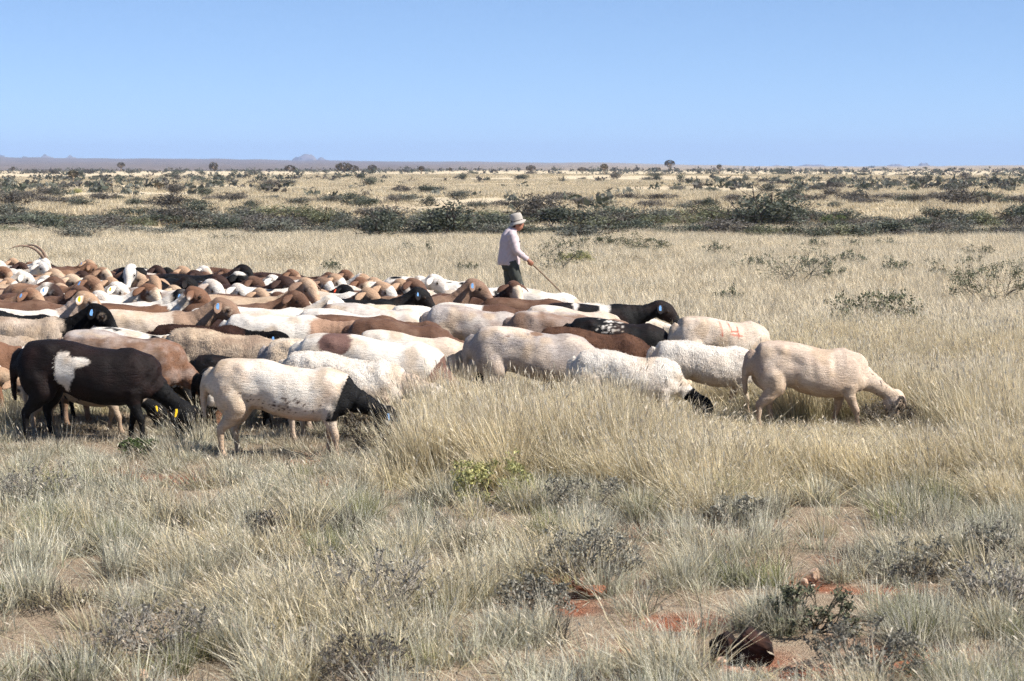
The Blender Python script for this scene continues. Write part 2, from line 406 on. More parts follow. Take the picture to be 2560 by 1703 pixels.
def sheep_shape(pose, vox):
    na, nl, ha, hy, st, lf, be = POSES[pose]
    m = MB()
    prof = [(-.505, .625, .03, .05), (-.49, .61, .085, .10), (-.455, .597, .128, .138), (-.39, .585, .160, .160), (-.30, .572, .172, .178), (-.18, .556, .176, .186),
            (-.05, .537, .190, .203), (.08, .525, .197, .214), (.19, .530, .188, .212), (.29, .548, .168, .206), (.37, .560, .140, .186), (.44, .560, .108, .150),
            (.485, .555, .070, .100), (.50, .552, .03, .04)]
    P = np.array([(x * lf if x < .3 else x + .3 * (lf - 1), 0, z - (be - 1) * .1 * (b > .19)) for x, z, a, b in prof])
    m.tube(P, [(a * (1 + .25 * (be - 1)), b * (1 + (be - 1) * .5 * (b > .19))) for x, z, a, b in prof], 22, power=2.25)
    fx = .3 * (lf - 1)
    hx = lambda x: x * lf
    # hip bones, rump and shoulder muscle
    for s in (-1, 1):
        m.ball((hx(-.27), s * .10, .655), (.10, .055, .07))
        m.ball((hx(-.345), s * .095, .505), (.135, .084, .18))
        m.ball((hx(-.285), s * .103, .42), (.085, .060, .13))
        m.ball((.33 + fx, s * .105, .53), (.10, .062, .17))
        m.ball((.40 + fx, s * .07, .48), (.075, .06, .10))
        a = st * s
        m.tube([(hx(-.33), s * .10, .48), (hx(-.285) + a * .25, s * .110, .375), (hx(-.335) + a * .5, s * .105, .29), (hx(-.385) + a * .8, s * .10, .225), (hx(-.375) + a * .95, s * .10, .13), (hx(-.368) + a, s * .10, .06), (hx(-.355) + a, s * .10, .03), (hx(-.35) + a, s * .10, 0)],
               [.10, .080, .056, .036, .0235, .025, .029, .033], 10)
        b = -st * s
        m.tube([(.335 + fx, s * .10, .46), (.315 + fx + b * .2, s * .103, .36), (.325 + fx + b * .5, s * .098, .27), (.335 + fx + b * .8, s * .095, .195), (.33 + fx + b, s * .095, .12), (.33 + fx + b * 1.1, s * .095, .055), (.345 + fx + b * 1.1, s * .095, .03), (.35 + fx + b * 1.1, s * .095, 0)],
               [.078, .056, .040, .034, .0215, .025, .029, .033], 10)
    # withers
    m.ball((.27 + fx, 0, .70), (.13, .05, .058))
    # tail
    m.tube([(hx(-.47), 0, .66), (hx(-.515), 0, .62), (hx(-.54), 0, .53), (hx(-.545), .012, .42), (hx(-.54), .02, .33), (hx(-.535), .02, .29)], [(.05, .04), (.056, .04), (.046, .032), (.032, .024), (.022, .018), (.012, .01)], 10)
    # neck
    P0 = np.array([.315 + fx, 0, .575])
    ang = lambda d: np.array([math.cos(R(d)), 0, math.sin(R(d))])
    n = 7; pts = [P0]
    for i in range(n):
        q = (i + .5) / n
        pts.append(pts[-1] + ang(na * (1.12 if q > .5 else .82)) * (nl / n))
    pts = np.array(pts)
    rr = [(.118, .168), (.108, .152), (.095, .132), (.083, .115), (.074, .102), (.068, .093), (.064, .086), (.060, .078)]
    if na < -20: rr = [(a * (1 - .14 * i / 7), b * (1 - .16 * min(i, 5) / 5)) for i, (a, b) in enumerate(rr)]
    m.tube(pts, rr, 16)
    # head
    poll = pts[-1]
    hd = ang(ha); hd = np.array([hd[0] * math.cos(R(hy)), hd[0] * math.sin(R(hy)), hd[2]])
    sd = np.array([-math.sin(R(hy)), math.cos(R(hy)), 0.]); up = np.cross(hd, sd)
    if abs(ha) > 88: pass
    rings = [(-.045, -.004, .045, .055), (-.01, .006, .064, .074), (.035, .012, .070, .083), (.075, .010, .066, .088), (.115, .006, .054, .078), (.155, -.002, .043, .062), (.19, -.014, .0385, .050), (.222, -.025, .038, .043), (.247, -.033, .034, .034), (.262, -.038, .017, .017)]
    HS = 1.17
    rings = [(s * HS, u * HS, a * HS, b * HS) for s, u, a, b in rings]
    m.tube([poll + hd * s + up * u for s, u, a, b in rings], [(a, b) for s, u, a, b in rings], 16, side=sd)
    for s in (-1, 1):
        m.ball(poll + hd * .096 + up * .043 + sd * s * .055, (.030, .020, .020), rot=np.stack([hd, sd, up], 1))   # brow
    v, f, nr = voxel(m, vox, 5 if vox < .015 else 3)
    # where along the animal each point lies: tail -.5 .. chest .35 .. neck .. muzzle
    samp = [(np.array([x, 0, .56]), x) for x in np.linspace(-.5, .28, 16)]
    s0 = .28
    for i in range(len(pts) - 1):
        samp.append((pts[i], s0 + i / n * nl))
    for s in np.linspace(0, .30, 9): samp.append((poll + hd * s, s0 + nl + s))
    C = np.array([c for c, s in samp]); SS = np.array([s for c, s in samp])
    C[:16, 0] *= lf
    d = ((v[:, None, :] - C[None]) ** 2).sum(-1)
    o = np.argsort(d, 1)[:, :3]; w = 1 / (np.take_along_axis(d, o, 1) + 1e-5)
    sp = (SS[o] * w).sum(1) / w.sum(1)
    leg = (v[:, 2] < .34) & (v[:, 0] < .33 + fx + .13)
    sp[leg] = np.minimum(sp[leg], .2)
    # ears: thin drooping leaves, added to the body's own mesh
    E = MB(); ears = []
    for s in (-1, 1):
        r0 = poll + hd * .014 + up * .046 + sd * s * .064
        e1 = sd * s * .88 - hd * .34 + up * .08 - np.array([0, 0, .26]); e1 /= np.linalg.norm(e1)
        e2 = sd * s * .58 - hd * .04 - np.array([0, 0, .82]); e2 /= np.linalg.norm(e2)
        pp = [r0]; rad = [(.013, .010)]
        for q, a in ((.028, .024), (.032, .035), (.036, .041), (.036, .038), (.031, .026), (.018, .008)):
            k = len(pp) / 6
            pp.append(pp[-1] + (e1 * (1 - k) + e2 * k) * q); rad.append((a, .0055))
        E.tube(pp, rad, 8, side=hd)
        ears.append((pp[3], e2, s))
    ev = np.concatenate(E.v); ef = E.f; nb = len(v)
    loops = np.concatenate([f.ravel(), np.array([i + nb for q in ef for i in q])]).astype(np.int32)
    count = np.array([f.shape[1]] * len(f) + [len(q) for q in ef], np.int32)
    # a grazing animal lowers its shoulders; the rump stays high
    sl = .075 if na < -10 else .02
    def warp(p):
        p = np.array(p, float); q = np.atleast_2d(p)
        k = np.clip((q[:, 0] + .2) / .5, 0, 1); k = k * k * (3 - 2 * k)
        q[:, 2] -= sl * k * np.clip((q[:, 2] - .12) / .35, 0, 1)
        q[:, 2] -= .013 * np.exp(-((q[:, 0] - .06) / .13) ** 2) * np.clip((q[:, 2] - .6) / .12, 0, 1) * (q[:, 0] < .32 + fx)   # dip behind the withers
        return q if p.ndim > 1 else q[0]
    v = warp(v); ev = warp(ev); ears = [(warp(p), e, s) for p, e, s in ears]; poll = warp(poll)
    return dict(loops=(loops, count), back=float(v[(v[:, 0] > -.5) & (v[:, 0] < .1), 2].max()), v=v, f=f, nr=nr, sp=sp, ev=ev, ef=ef, poll=poll, hd=hd, sd=sd, up=up, ears=ears, top=poll + up * .10, s_poll=s0 + nl, lf=lf,
                eyes=[(poll + hd * .103 + up * .026 + sd * s * .0735, s) for s in (-1, 1)], nose=poll + hd * .295)

SHAPES = {}
def shape(pose, hero):
    k = (pose, hero)
    if k not in SHAPES: SHAPES[k] = sheep_shape(pose, {0: .027, 1: .0142, 2: .019}[hero])
    return SHAPES[k]

# coat colours (linear)
CW, CC, CT, CB, CD, CK, CR = (.635, .58, .515), (.58, .46, .34), (.37, .24, .155), (.105, .055, .036), (.038, .020, .016), (.0055, .0052, .0056), (.40, .345, .315)
CO, CBW, CG, CS = (.175, .090, .054), (.22, .138, .095), (.34, .265, .20), (.56, .455, .365)

def paint(sh, coat, seed):
    """coat = (base, ops). Hair colour at every point of the animal, with dirt and some shading painted in."""
    base, ops = coat
    v = np.concatenate([sh['v'], sh['ev']]); sp = np.concatenate([sh['sp'], np.full(len(sh['ev']), sh['s_poll'] + .02)])
    ear = np.arange(len(v)) >= len(sh['v'])
    X, Y, Z = v[:, 0] / sh['lf'], v[:, 1], v[:, 2]
    off = np.array([seed * 3.7, seed * 1.3, seed * 2.1])
    n1 = fbm(v * 9 + off, seed, 3) - .5; n2 = fbm(v * 34 + off, seed + 5, 2) - .5; n3 = fbm(v * 4 + off, seed + 9, 2) - .5
    col = np.array(base)[None] * (1 + .30 * n1 + .16 * n2)[:, None]
    def lay(k, c):
        nonlocal col
        k = np.clip(k, 0, 1)[:, None]
        col = col * (1 - k) + np.array(c)[None] * (1 + .25 * n1 + .15 * n2)[:, None] * k
    sharp = 22
    n1 = n1 + (np.random.default_rng(seed).random(len(v)) - .5) * .10      # hairs of both colours mix at an edge
    for op in ops:
        t = op[0]
        if t == 's':         # from a place along the neck forward (s0) up to s1
            _, s0, s1, c = op[:4]; nz = op[4] if len(op) > 4 else .08
            q = sp + nz * n1 + (Z - .6) * (op[5] if len(op) > 5 else 0)
            lay(np.minimum((q - s0) * sharp * 2 + .5, (s1 - q) * sharp * 2 + .5), c)
        elif t == 'blob':    # patch on the flank: x, z, rx, rz, colour, side, raggedness
            _, x, z, rx, rz, c = op[:6]; side = op[6] if len(op) > 6 else -1; rg = op[7] if len(op) > 7 else .5
            q = np.sqrt(((X - x) / rx) ** 2 + ((Z - z) / rz) ** 2) + rg * 2 * n1 + rg * .6 * n2
            k = (1 - q) * 9 + .5
            if side: k = np.where(Y * side > -.02, k, 0)
            lay(np.where(sp < .45, k, 0), c)
        elif t == 'head':    # whole head and ears
            lay((sp - sh['s_poll'] + .03 + .04 * n1) * 60, op[1])
        elif t == 'face':    # only the front of the face
            lay((sp - sh['s_poll'] - op[2] + .04 * n1) * 60 * (~ear), op[1])
        elif t == 'nose': lay((sp - sh['s_poll'] - .23 + .03 * n1) * 50 * (~ear), op[1])
        elif t == 'ear': lay(np.where(ear, 1.0, 0.0), op[1])
        elif t == 'legs': lay((op[2] - Z + .08 * n1) * 26 * (sp < .35), op[1])
        elif t == 'belly': lay((op[2] - Z + .10 * n1) * 12 * (sp < .40) * (X > -.20) * (X < .24), op[1])
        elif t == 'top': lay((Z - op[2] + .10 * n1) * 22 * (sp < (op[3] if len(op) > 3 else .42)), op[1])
        elif t == 'rump': lay((op[2] - X + .12 * n1) * 22 * (sp < .3), op[1])
        elif t == 'mottle':  # soft cloudy mix
            lay(np.clip((fbm(v * op[3] + off, seed + 20, 3) - .5) * 3.2 + op[2], 0, 1) * (.9 if len(op) < 5 else op[4]) * (sp < .9), op[1])
        elif t == 'pied':    # large islands
            lay((fbm(v * (op[3] if len(op) > 3 else 4.5) + off, seed + 31, 2) - op[2]) * 30, op[1])
        elif t == 'speck':   # small flecks within a flank region
            _, x, z, rx, rz, c, sc, th = op
            m = np.clip(1.3 - np.sqrt(((X - x) / rx) ** 2 + ((Z - z) / rz) ** 2), 0, 1)
            lay((vnoise(v * sc + off, seed + 41) + .5 * n2 - th - (1 - m) * .6) * 12 * (sp < .45), c)
        elif t == 'line':    # paint strokes on the flank
            _, x0, z0, x1, z1, w, c = op
            dx, dz = x1 - x0, z1 - z0; tt = np.clip(((X - x0) * dx + (Z - z0) * dz) / (dx * dx + dz * dz), 0, 1)
            q = np.hypot(X - x0 - tt * dx, Z - z0 - tt * dz)
            lay(np.where(Y < .02, (w - q) / w * 1.4, 0) * .75, c)
    fs = np.clip((sp - sh['s_poll'] - .17) * 14, 0, 1) * (~ear)
    col = col * (1 + .22 * fs)[:, None] + (fs * .012)[:, None]
    dm = np.abs((v - sh['poll']) @ sh['up'] + .066 + .12 * np.clip(sp - sh['s_poll'] - .2, 0, 1)); hs_ = sp - sh['s_poll']
    lay(np.where((hs_ > .20) & ~ear, np.clip((.006 - dm) * 160, 0, .6), 0), (.03, .02, .018))      # mouth line
    for p, s in sh['eyes']:                       # dark lids, paler brow
        q = np.linalg.norm(v - p, axis=1)
        lay(np.clip((.042 - q) * 40, 0, .30) * (q > .03), np.clip(col.mean(0) * 1.5, 0, .7)); lay(np.clip((.027 - q) * 70, 0, .85), (.028, .02, .016))
    # dark nostril and mouth line
    d = np.linalg.norm(v - sh['nose'], axis=1)
    lay(np.clip((.017 - d) * 90, 0, .55), (.03, .02, .018))
    # dust and dung: red dirt on the lower legs, yellowed and soiled patches on rump and flank, shading painted in lower down
    lum = col.mean(1)
    lay(np.clip((.24 - Z + .2 * n1) * 5, 0, .55) * (sp < .4) * (lum > .04), (.26, .165, .105))
    lay(np.clip((fbm(v * 5.5 + off + 40, seed + 61, 3) - .56) * 5, 0, .6) * (lum > .25) * (sp < sh['s_poll']), (.42, .31, .21))
    lay(np.clip((.52 - Z + .25 * n1) * 2.2, 0, .40) * (lum > .25) * (sp < .38), (.40, .29, .205))  # lower flank and belly: dirt, plus their shading put into the colour
    # hooves
    lay((.035 - Z) * 80 * (sp < .3), (.035, .028, .022))
    return np.clip(col, .002, .85)

def coat_mat(name, wool):
    m, t, N = new_mat(name); L = t.links.new
    a = attr(N, 'tone'); tc = N('TexCoord')
    mp = N('Mapping'); mp.inputs['Scale'].default_value = (22, 70, 85) if not wool else (58, 60, 26); L(tc.outputs['Object'], mp.inputs['Vector'])
    n1 = N('TexNoise', Scale=1.0, Detail=5.0, Roughness=.65); L(mp.outputs[0], n1.inputs['Vector'])
    n2 = N('TexNoise', Scale=130.0, Detail=3.0, Roughness=.7); L(tc.outputs['Object'], n2.inputs['Vector'])
    r1 = ramp(N, [(.26, (.66,) * 3 if not wool else (.62,) * 3), (.48, (1.0,) * 3), (.75, (1.14,) * 3)]); L(n1.outputs['Fac'], r1.inputs[0])
    r2 = ramp(N, [(.3, (.86,) * 3), (.7, (1.1,) * 3)]); L(n2.outputs['Fac'], r2.inputs[0])
    c = mixc(N, L, 1.0, a.outputs['Color'], r1.outputs[0], 'MULTIPLY')
    c = mixc(N, L, 1.0, c, r2.outputs[0], 'MULTIPLY')
    d = N('BsdfPrincipled', Roughness=.62 if not wool else .85); d.inputs['Specular IOR Level'].default_value = .14 if not wool else .05
    d.inputs['Sheen Weight'].default_value = .08 if not wool else .15; d.inputs['Sheen Roughness'].default_value = .5; L(c, d.inputs['Sheen Tint'])
    L(c, d.inputs['Base Color']); 
    h = N('Math', operation='MULTIPLY_ADD'); h.inputs[1].default_value = 1.0
    if wool:
        wv = N('TexWave', Scale=19.0, Distortion=9.0, Detail=2.0); wv.inputs['Detail Scale'].default_value = 2.0
        L(tc.outputs['Object'], wv.inputs['Vector'])
        ws = N('Math', operation='MULTIPLY'); ws.inputs[1].default_value = .22; L(wv.outputs['Fac'], ws.inputs[0])
        L(n1.outputs['Fac'], h.inputs[0]); L(ws.outputs[0], h.inputs[2])
    else:
        s2 = N('Math', operation='MULTIPLY'); s2.inputs[1].default_value = .35; L(n2.outputs['Fac'], s2.inputs[0])
        L(n1.outputs['Fac'], h.inputs[0]); L(s2.outputs[0], h.inputs[2])
    b = N('Bump', Strength=.6 if not wool else .55, Distance=.014 if not wool else .016); L(h.outputs[0], b.inputs['Height']); L(b.outputs[0], d.inputs['Normal'])
    o = N('OutputMaterial'); L(d.outputs[0], o.inputs[0])
    return m
HAIR = coat_mat('short_hair_coat', False); WOOL = coat_mat('woolly_coat', True)
EYE_M = plain('sheep_eye', (.03, .016, .008), .15, .6)
TAGS = {'blue': plain('blue_plastic', (.14, .30, .55), .45, .4), 'yellow': plain('yellow_plastic', (.85, .52, .02), .4, .4), 'red': plain('red_plastic', (.75, .10, .04), .4, .4)}
HORN_M = plain('horn', (.23, .155, .11), .55, .3, .35, 30, .5)
_eye = MB().ball((0, 0, 0), (.0155, .009, .014), 8, 6).mesh('eye', EYE_M)
def tag_mesh(c):
    m = MB(); w, h, t = .0135, .034, .003
    out = [(-w, h * .25), (-w, -h), (w, -h), (w, h * .25), (w * .5, h), (-w * .5, h)]
    V = [(x, y, -t) for x, y in out] + [(x, y, t) for x, y in out]; n = len(out)
    m.add(V, [list(range(n))[::-1], list(range(n, 2 * n))] + [[i, (i + 1) % n, n + (i + 1) % n, n + i] for i in range(n)])
    m.ball((0, h * .55, t), (.005, .005, .004), 6, 4)
    return m.mesh('ear_tag', TAGS[c], False)
_tags = {c: tag_mesh(c) for c in TAGS}

def hair_mat():
    m, t, N = new_mat('sheep_hair'); L = t.links.new
    a = attr(N, 'tone'); d = N('BsdfPrincipled', Roughness=.7); d.inputs['Specular IOR Level'].default_value = .02; L(a.outputs['Color'], d.inputs['Base Color'])
    o = N('OutputMaterial'); L(d.outputs[0], o.inputs[0]); return m
HAIR_FUR = hair_mat()
def fleece(o, me, v, sh, hero, wool, r):
    """the coat's own hairs: short flat locks lying back over the body, tousled where woolly"""
    n = {0: 2900, 1: 11500, 2: 6500}[hero]
    f = sh['f']; tri = f[:, :3]
    A, B, C = v[tri[:, 0]], v[tri[:, 1]], v[tri[:, 2]]
    nr = np.cross(B - A, C - A); ar = np.linalg.norm(nr, axis=1) + 1e-12; nr /= ar[:, None]
    s = sh['sp'][tri[:, 0]]; zc = A[:, 2]
    w = ar * np.where(s > sh['s_poll'] + .02, .35, 1.0) * np.where(zc < .22, .3, 1) * np.where(zc < .05, 0, 1)
    w = w * np.where(A[:, 1] < .06, 1.0, .35)                      # the far side is thinner sampled
    k = r.choice(len(f), n, p=w / w.sum())
    ba = r.random((n, 2)); p = A[k] + (B[k] - A[k]) * ba[:, :1] + (v[f[k, -1]] - A[k]) * ba[:, 1:] * .9
    N_ = nr[k]; face = s[k] > sh['s_poll'] - .02; leg = zc[k] < .28
    d = np.tile(np.array([-.75, 0, -.55]), (n, 1)); d[face] = np.array(sh['hd']) * -1.0; d[leg] = (0, 0, -1)
    d = d + r.normal(size=(n, 3)) * (.30 if not wool else .7)
    d -= N_ * (d * N_).sum(1)[:, None]; d /= np.linalg.norm(d, axis=1)[:, None] + 1e-9
    lift = (.07 + .13 * r.random(n)) if not wool else (.2 + .3 * r.random(n))
    lift[face] *= .4
    d = d + N_ * lift[:, None]; d /= np.linalg.norm(d, axis=1)[:, None]
    ln = (.017 if not wool else .020) * (.6 + .8 * r.random(n)) * (1.0 if hero else 1.3); ln[face | leg] *= .55
    sd = np.cross(d, N_); sd /= np.linalg.norm(sd, axis=1)[:, None] + 1e-9
    wd = (.0036 if not wool else .0050) * (1.0 if hero else 1.6) * (.7 + .6 * r.random(n)); wd[face] *= .7
    p = p - N_ * .001
    V = np.stack([p - sd * wd[:, None] * .5, p + sd * wd[:, None] * .5, p + d * ln[:, None]], 1).reshape(-1, 3)
    at_ = me.attributes['tone']; c = np.empty(len(me.vertices) * 4, np.float32); at_.data.foreach_get('color', c); c = c.reshape(-1, 4)[:, :3]
    q = c[tri[k, 0]] * (.84 + .28 * r.random(n))[:, None]
    m = mesh_np('hair', V, np.arange(3 * n).reshape(-1, 3), HAIR_FUR, np.repeat(q, 3, 0), False)
    link(bpy.data.objects.new('hair', m), o)

def make_sheep(x, y, z, scale, yaw, pose, coat, label, hero, seed, wool=False, tagc=None, horns=False, group=None, name='sheep', cat='sheep', bony=False):
    sh = shape(pose, hero)
    nb = len(sh['v']); v = np.concatenate([sh['v'], sh['ev']])
    nr = np.concatenate([sh['nr'], np.zeros_like(sh['ev'])])
    r = np.random.default_rng(seed)
    # build: each animal a little fatter, longer or bonier than the next
    fat = 1 + .10 * (r.random() - .5); lng = 1 + .08 * (r.random() - .5)
    body = np.clip((v[:, 2] - .25) / .15, 0, 1)[:, None]
    bump = (fbm(v * 7 + seed, seed, 2) - .5)[:, None] * .016
    lf = sh['lf']; ge = lambda x, z, a, b: np.exp(-((v[:, 0] / lf - x) / a) ** 2 - ((v[:, 2] - z) / b) ** 2)[:, None]
    spv = np.concatenate([sh['sp'], np.full(len(sh['ev']), 9.)])[:, None]
    bone = .5 + r.random() * .7 + (.35 if bony else 0)
    # hollow of the flank, groove behind the shoulder blade, fold of the stifle, point of the hip
    bump = bump + bone * (-.015 * ge(-.165, .585, .065, .060) - .007 * ge(.195, .55, .03, .13) - .016 * ge(-.135, .41, .030, .07) + .012 * ge(-.25, .675, .035, .03) + .009 * ge(.30, .60, .03, .12)) * (spv < .36)
    # skin folds round the neck
    nk = np.clip((spv - .34) / .06, 0, 1) * np.clip((sh['s_poll'] - .02 - spv) / .06, 0, 1)
    bump = bump + nk * np.sin(spv * 95 + (fbm(v * 6 + seed, seed + 2, 2)[:, None]) * 9) * .0042
    if hero:
        ribs = np.sin(v[:, 0:1] * 62 + v[:, 2:3] * 9) * .0022 * np.clip(1 - np.abs(v[:, 0:1] - .03) / .17, 0, 1) * np.clip((v[:, 2:3] - .42) / .1, 0, 1) * np.clip((.68 - v[:, 2:3]) / .1, 0, 1)
        bump = bump + ribs * (0 if wool else 1.5 if bony else 1)
    if wool:
        bump = bump + ((fbm(v * np.array([20, 20, 14]) + seed, seed + 3, 3) - .5) * .015)[:, None] * np.clip((.75 - np.concatenate([sh['sp'], np.ones(len(sh['ev']))])) / .15, 0, 1)[:, None]
    v2 = v + nr * bump * body
    v2[:, 1] *= np.where(v2[:, 2] < .3, 1, fat); v2[:, 0] *= lng
    fs = sh['loops']
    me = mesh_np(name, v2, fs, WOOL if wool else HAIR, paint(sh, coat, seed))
    o = bpy.data.objects.new(name, me); link(o)
    o.location = (x, y, z); o.rotation_euler = (0, 0, R(yaw)); o.scale = (scale,) * 3
    tag(o, label, cat, group)
    fleece(o, me, v2, sh, hero, wool, r)
    Mx = lambda a, b, c: Matrix((a, b, c)).transposed()
    fix = lambda p: Vector((p[0] * lng, p[1] * (fat if p[2] > .3 else 1), p[2]))
    for p, s in sh['eyes']:
        e = bpy.data.objects.new('eye', _eye); link(e, o); e.location = fix(p)
        e.rotation_euler = Mx(sh['hd'], sh['sd'], sh['up']).to_euler()
    if tagc:
        p, e2, s = sh['ears'][0]
        e = bpy.data.objects.new('ear_tag', _tags[tagc]); link(e, o)
        yv = -Vector(e2); zv = (-Vector(sh['sd']) * .9 + Vector((0, -.6, .1))); zv = (zv - yv * zv.dot(yv)).normalized(); xv = yv.cross(zv)
        e.rotation_euler = Mx(xv, yv, zv).to_euler(); e.location = fix(p) + zv * .013
        e.scale = (.95 if hero else .68,) * 3
    if horns:
        for s in (-1, 1):
            p0 = Vector(sh['poll']) + Vector(sh['up']) * .07 + Vector(sh['hd']) * .02 + Vector(sh['sd']) * s * .028
            pts = []
            for k in range(15):
                q = k / 14
                a = R(105 + 105 * q)
                if k == 0: pts.append(np.array(p0))
                else: pts.append(pts[-1] + np.array((math.cos(a) * .042, s * .010 * (1 + q), math.sin(a) * .042)))
            mb = MB().tube(pts, [(.017 * (1 - .85 * (k / 14)) + .002, .027 * (1 - .88 * (k / 14)) + .002) for k in range(15)], 8)
            mb.obj('horn', HORN_M, o)
    return o

# ------------------------------------------------------------------ coats
K = lambda *ops: ops
COATS = {
    'white': (CW, [('mottle', CC, .30, 5, .6), ('mottle', CR, .10, 9, .4)]),
    'whitegrey': (CW, [('mottle', CR, .45, 14, .55)]),
    'white_roanneck': (CW, [('s', .44, .80, CR, .1), ('mottle', CC, .1, 5, .4)]),
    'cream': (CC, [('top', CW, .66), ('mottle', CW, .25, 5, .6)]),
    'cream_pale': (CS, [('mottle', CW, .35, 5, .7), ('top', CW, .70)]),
    'tan': (CT, [('mottle', CC, .2, 6, .5), ('belly', CC, .38)]),
    'orange': (CO, [('mottle', CT, .30, 7, .7), ('mottle', CB, .2, 5, .6), ('face', CT, .12)]),
    'brown': (CB, [('mottle', CO, .2, 7, .4), ('mottle', CBW, .15, 11, .5)]),
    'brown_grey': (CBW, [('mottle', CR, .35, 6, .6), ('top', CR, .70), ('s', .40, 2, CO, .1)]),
    'dark': (CD, [('mottle', CB, .15, 6, .4)]),
    'black': (CK, [('mottle', CD, .1, 6, .5)]),
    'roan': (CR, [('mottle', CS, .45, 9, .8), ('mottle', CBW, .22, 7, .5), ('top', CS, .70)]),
    'roan_pink': (CR, [('mottle', CBW, .40, 5, .55), ('mottle', CW, .3, 16, .4)]),
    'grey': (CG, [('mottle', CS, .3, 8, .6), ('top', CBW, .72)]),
    'white_kneck': (CW, [('s', .36, 2, CK, .06), ('mottle', CC, .2, 5, .4)]),
    'white_khead': (CW, [('s', .60, 2, CK, .05)]),
    'cream_khead': (CC, [('s', .42, 2, CK, .06), ('top', CW, .7, .35)]),
    'white_bneck': (CW, [('s', .40, 2, CB, .1), ('face', CW, .10)]),
    'white_tneck': (CW, [('s', .34, 2, CT, .1)]),
    'white_thead': (CW, [('s', .58, 2, CT, .12), ('face', CW, .09), ('ear', CT)]),
    'white_ohead': (CW, [('s', .60, 2, CO, .12), ('face', CC, .10), ('ear', CO)]),
    'brown_whead': (CB, [('s', .50, 2, CW, .1)]),
    'tan_whead': (CT, [('s', .66, 2, CW, .1)]),
    'brown_wneck': (CO, [('s', .34, .66, CW, .25), ('top', CB, .70, .3)]),
    'pied_black': (CW, [('pied', CK, .53, 4.5)]),
    'pied_brown': (CW, [('pied', CB, .55, 4.5)]),
    'black_whitetop': (CK, [('pied', CW, .66, 5)]),
    'brown_tanhead': (CB, [('head', CT)]),
    'dark_khead': (CD, [('s', .40, 2, CK, .08)]),
    'white_spots': (CW, [('pied', CK, .70, 9)]),
    'facepied': (CW, [('s', .55, 2, CW), ('pied', CT, .60, 9)]),
    'goat': (CW, [('mottle', CC, .15, 6, .4), ('face', CS, .15)]),
}
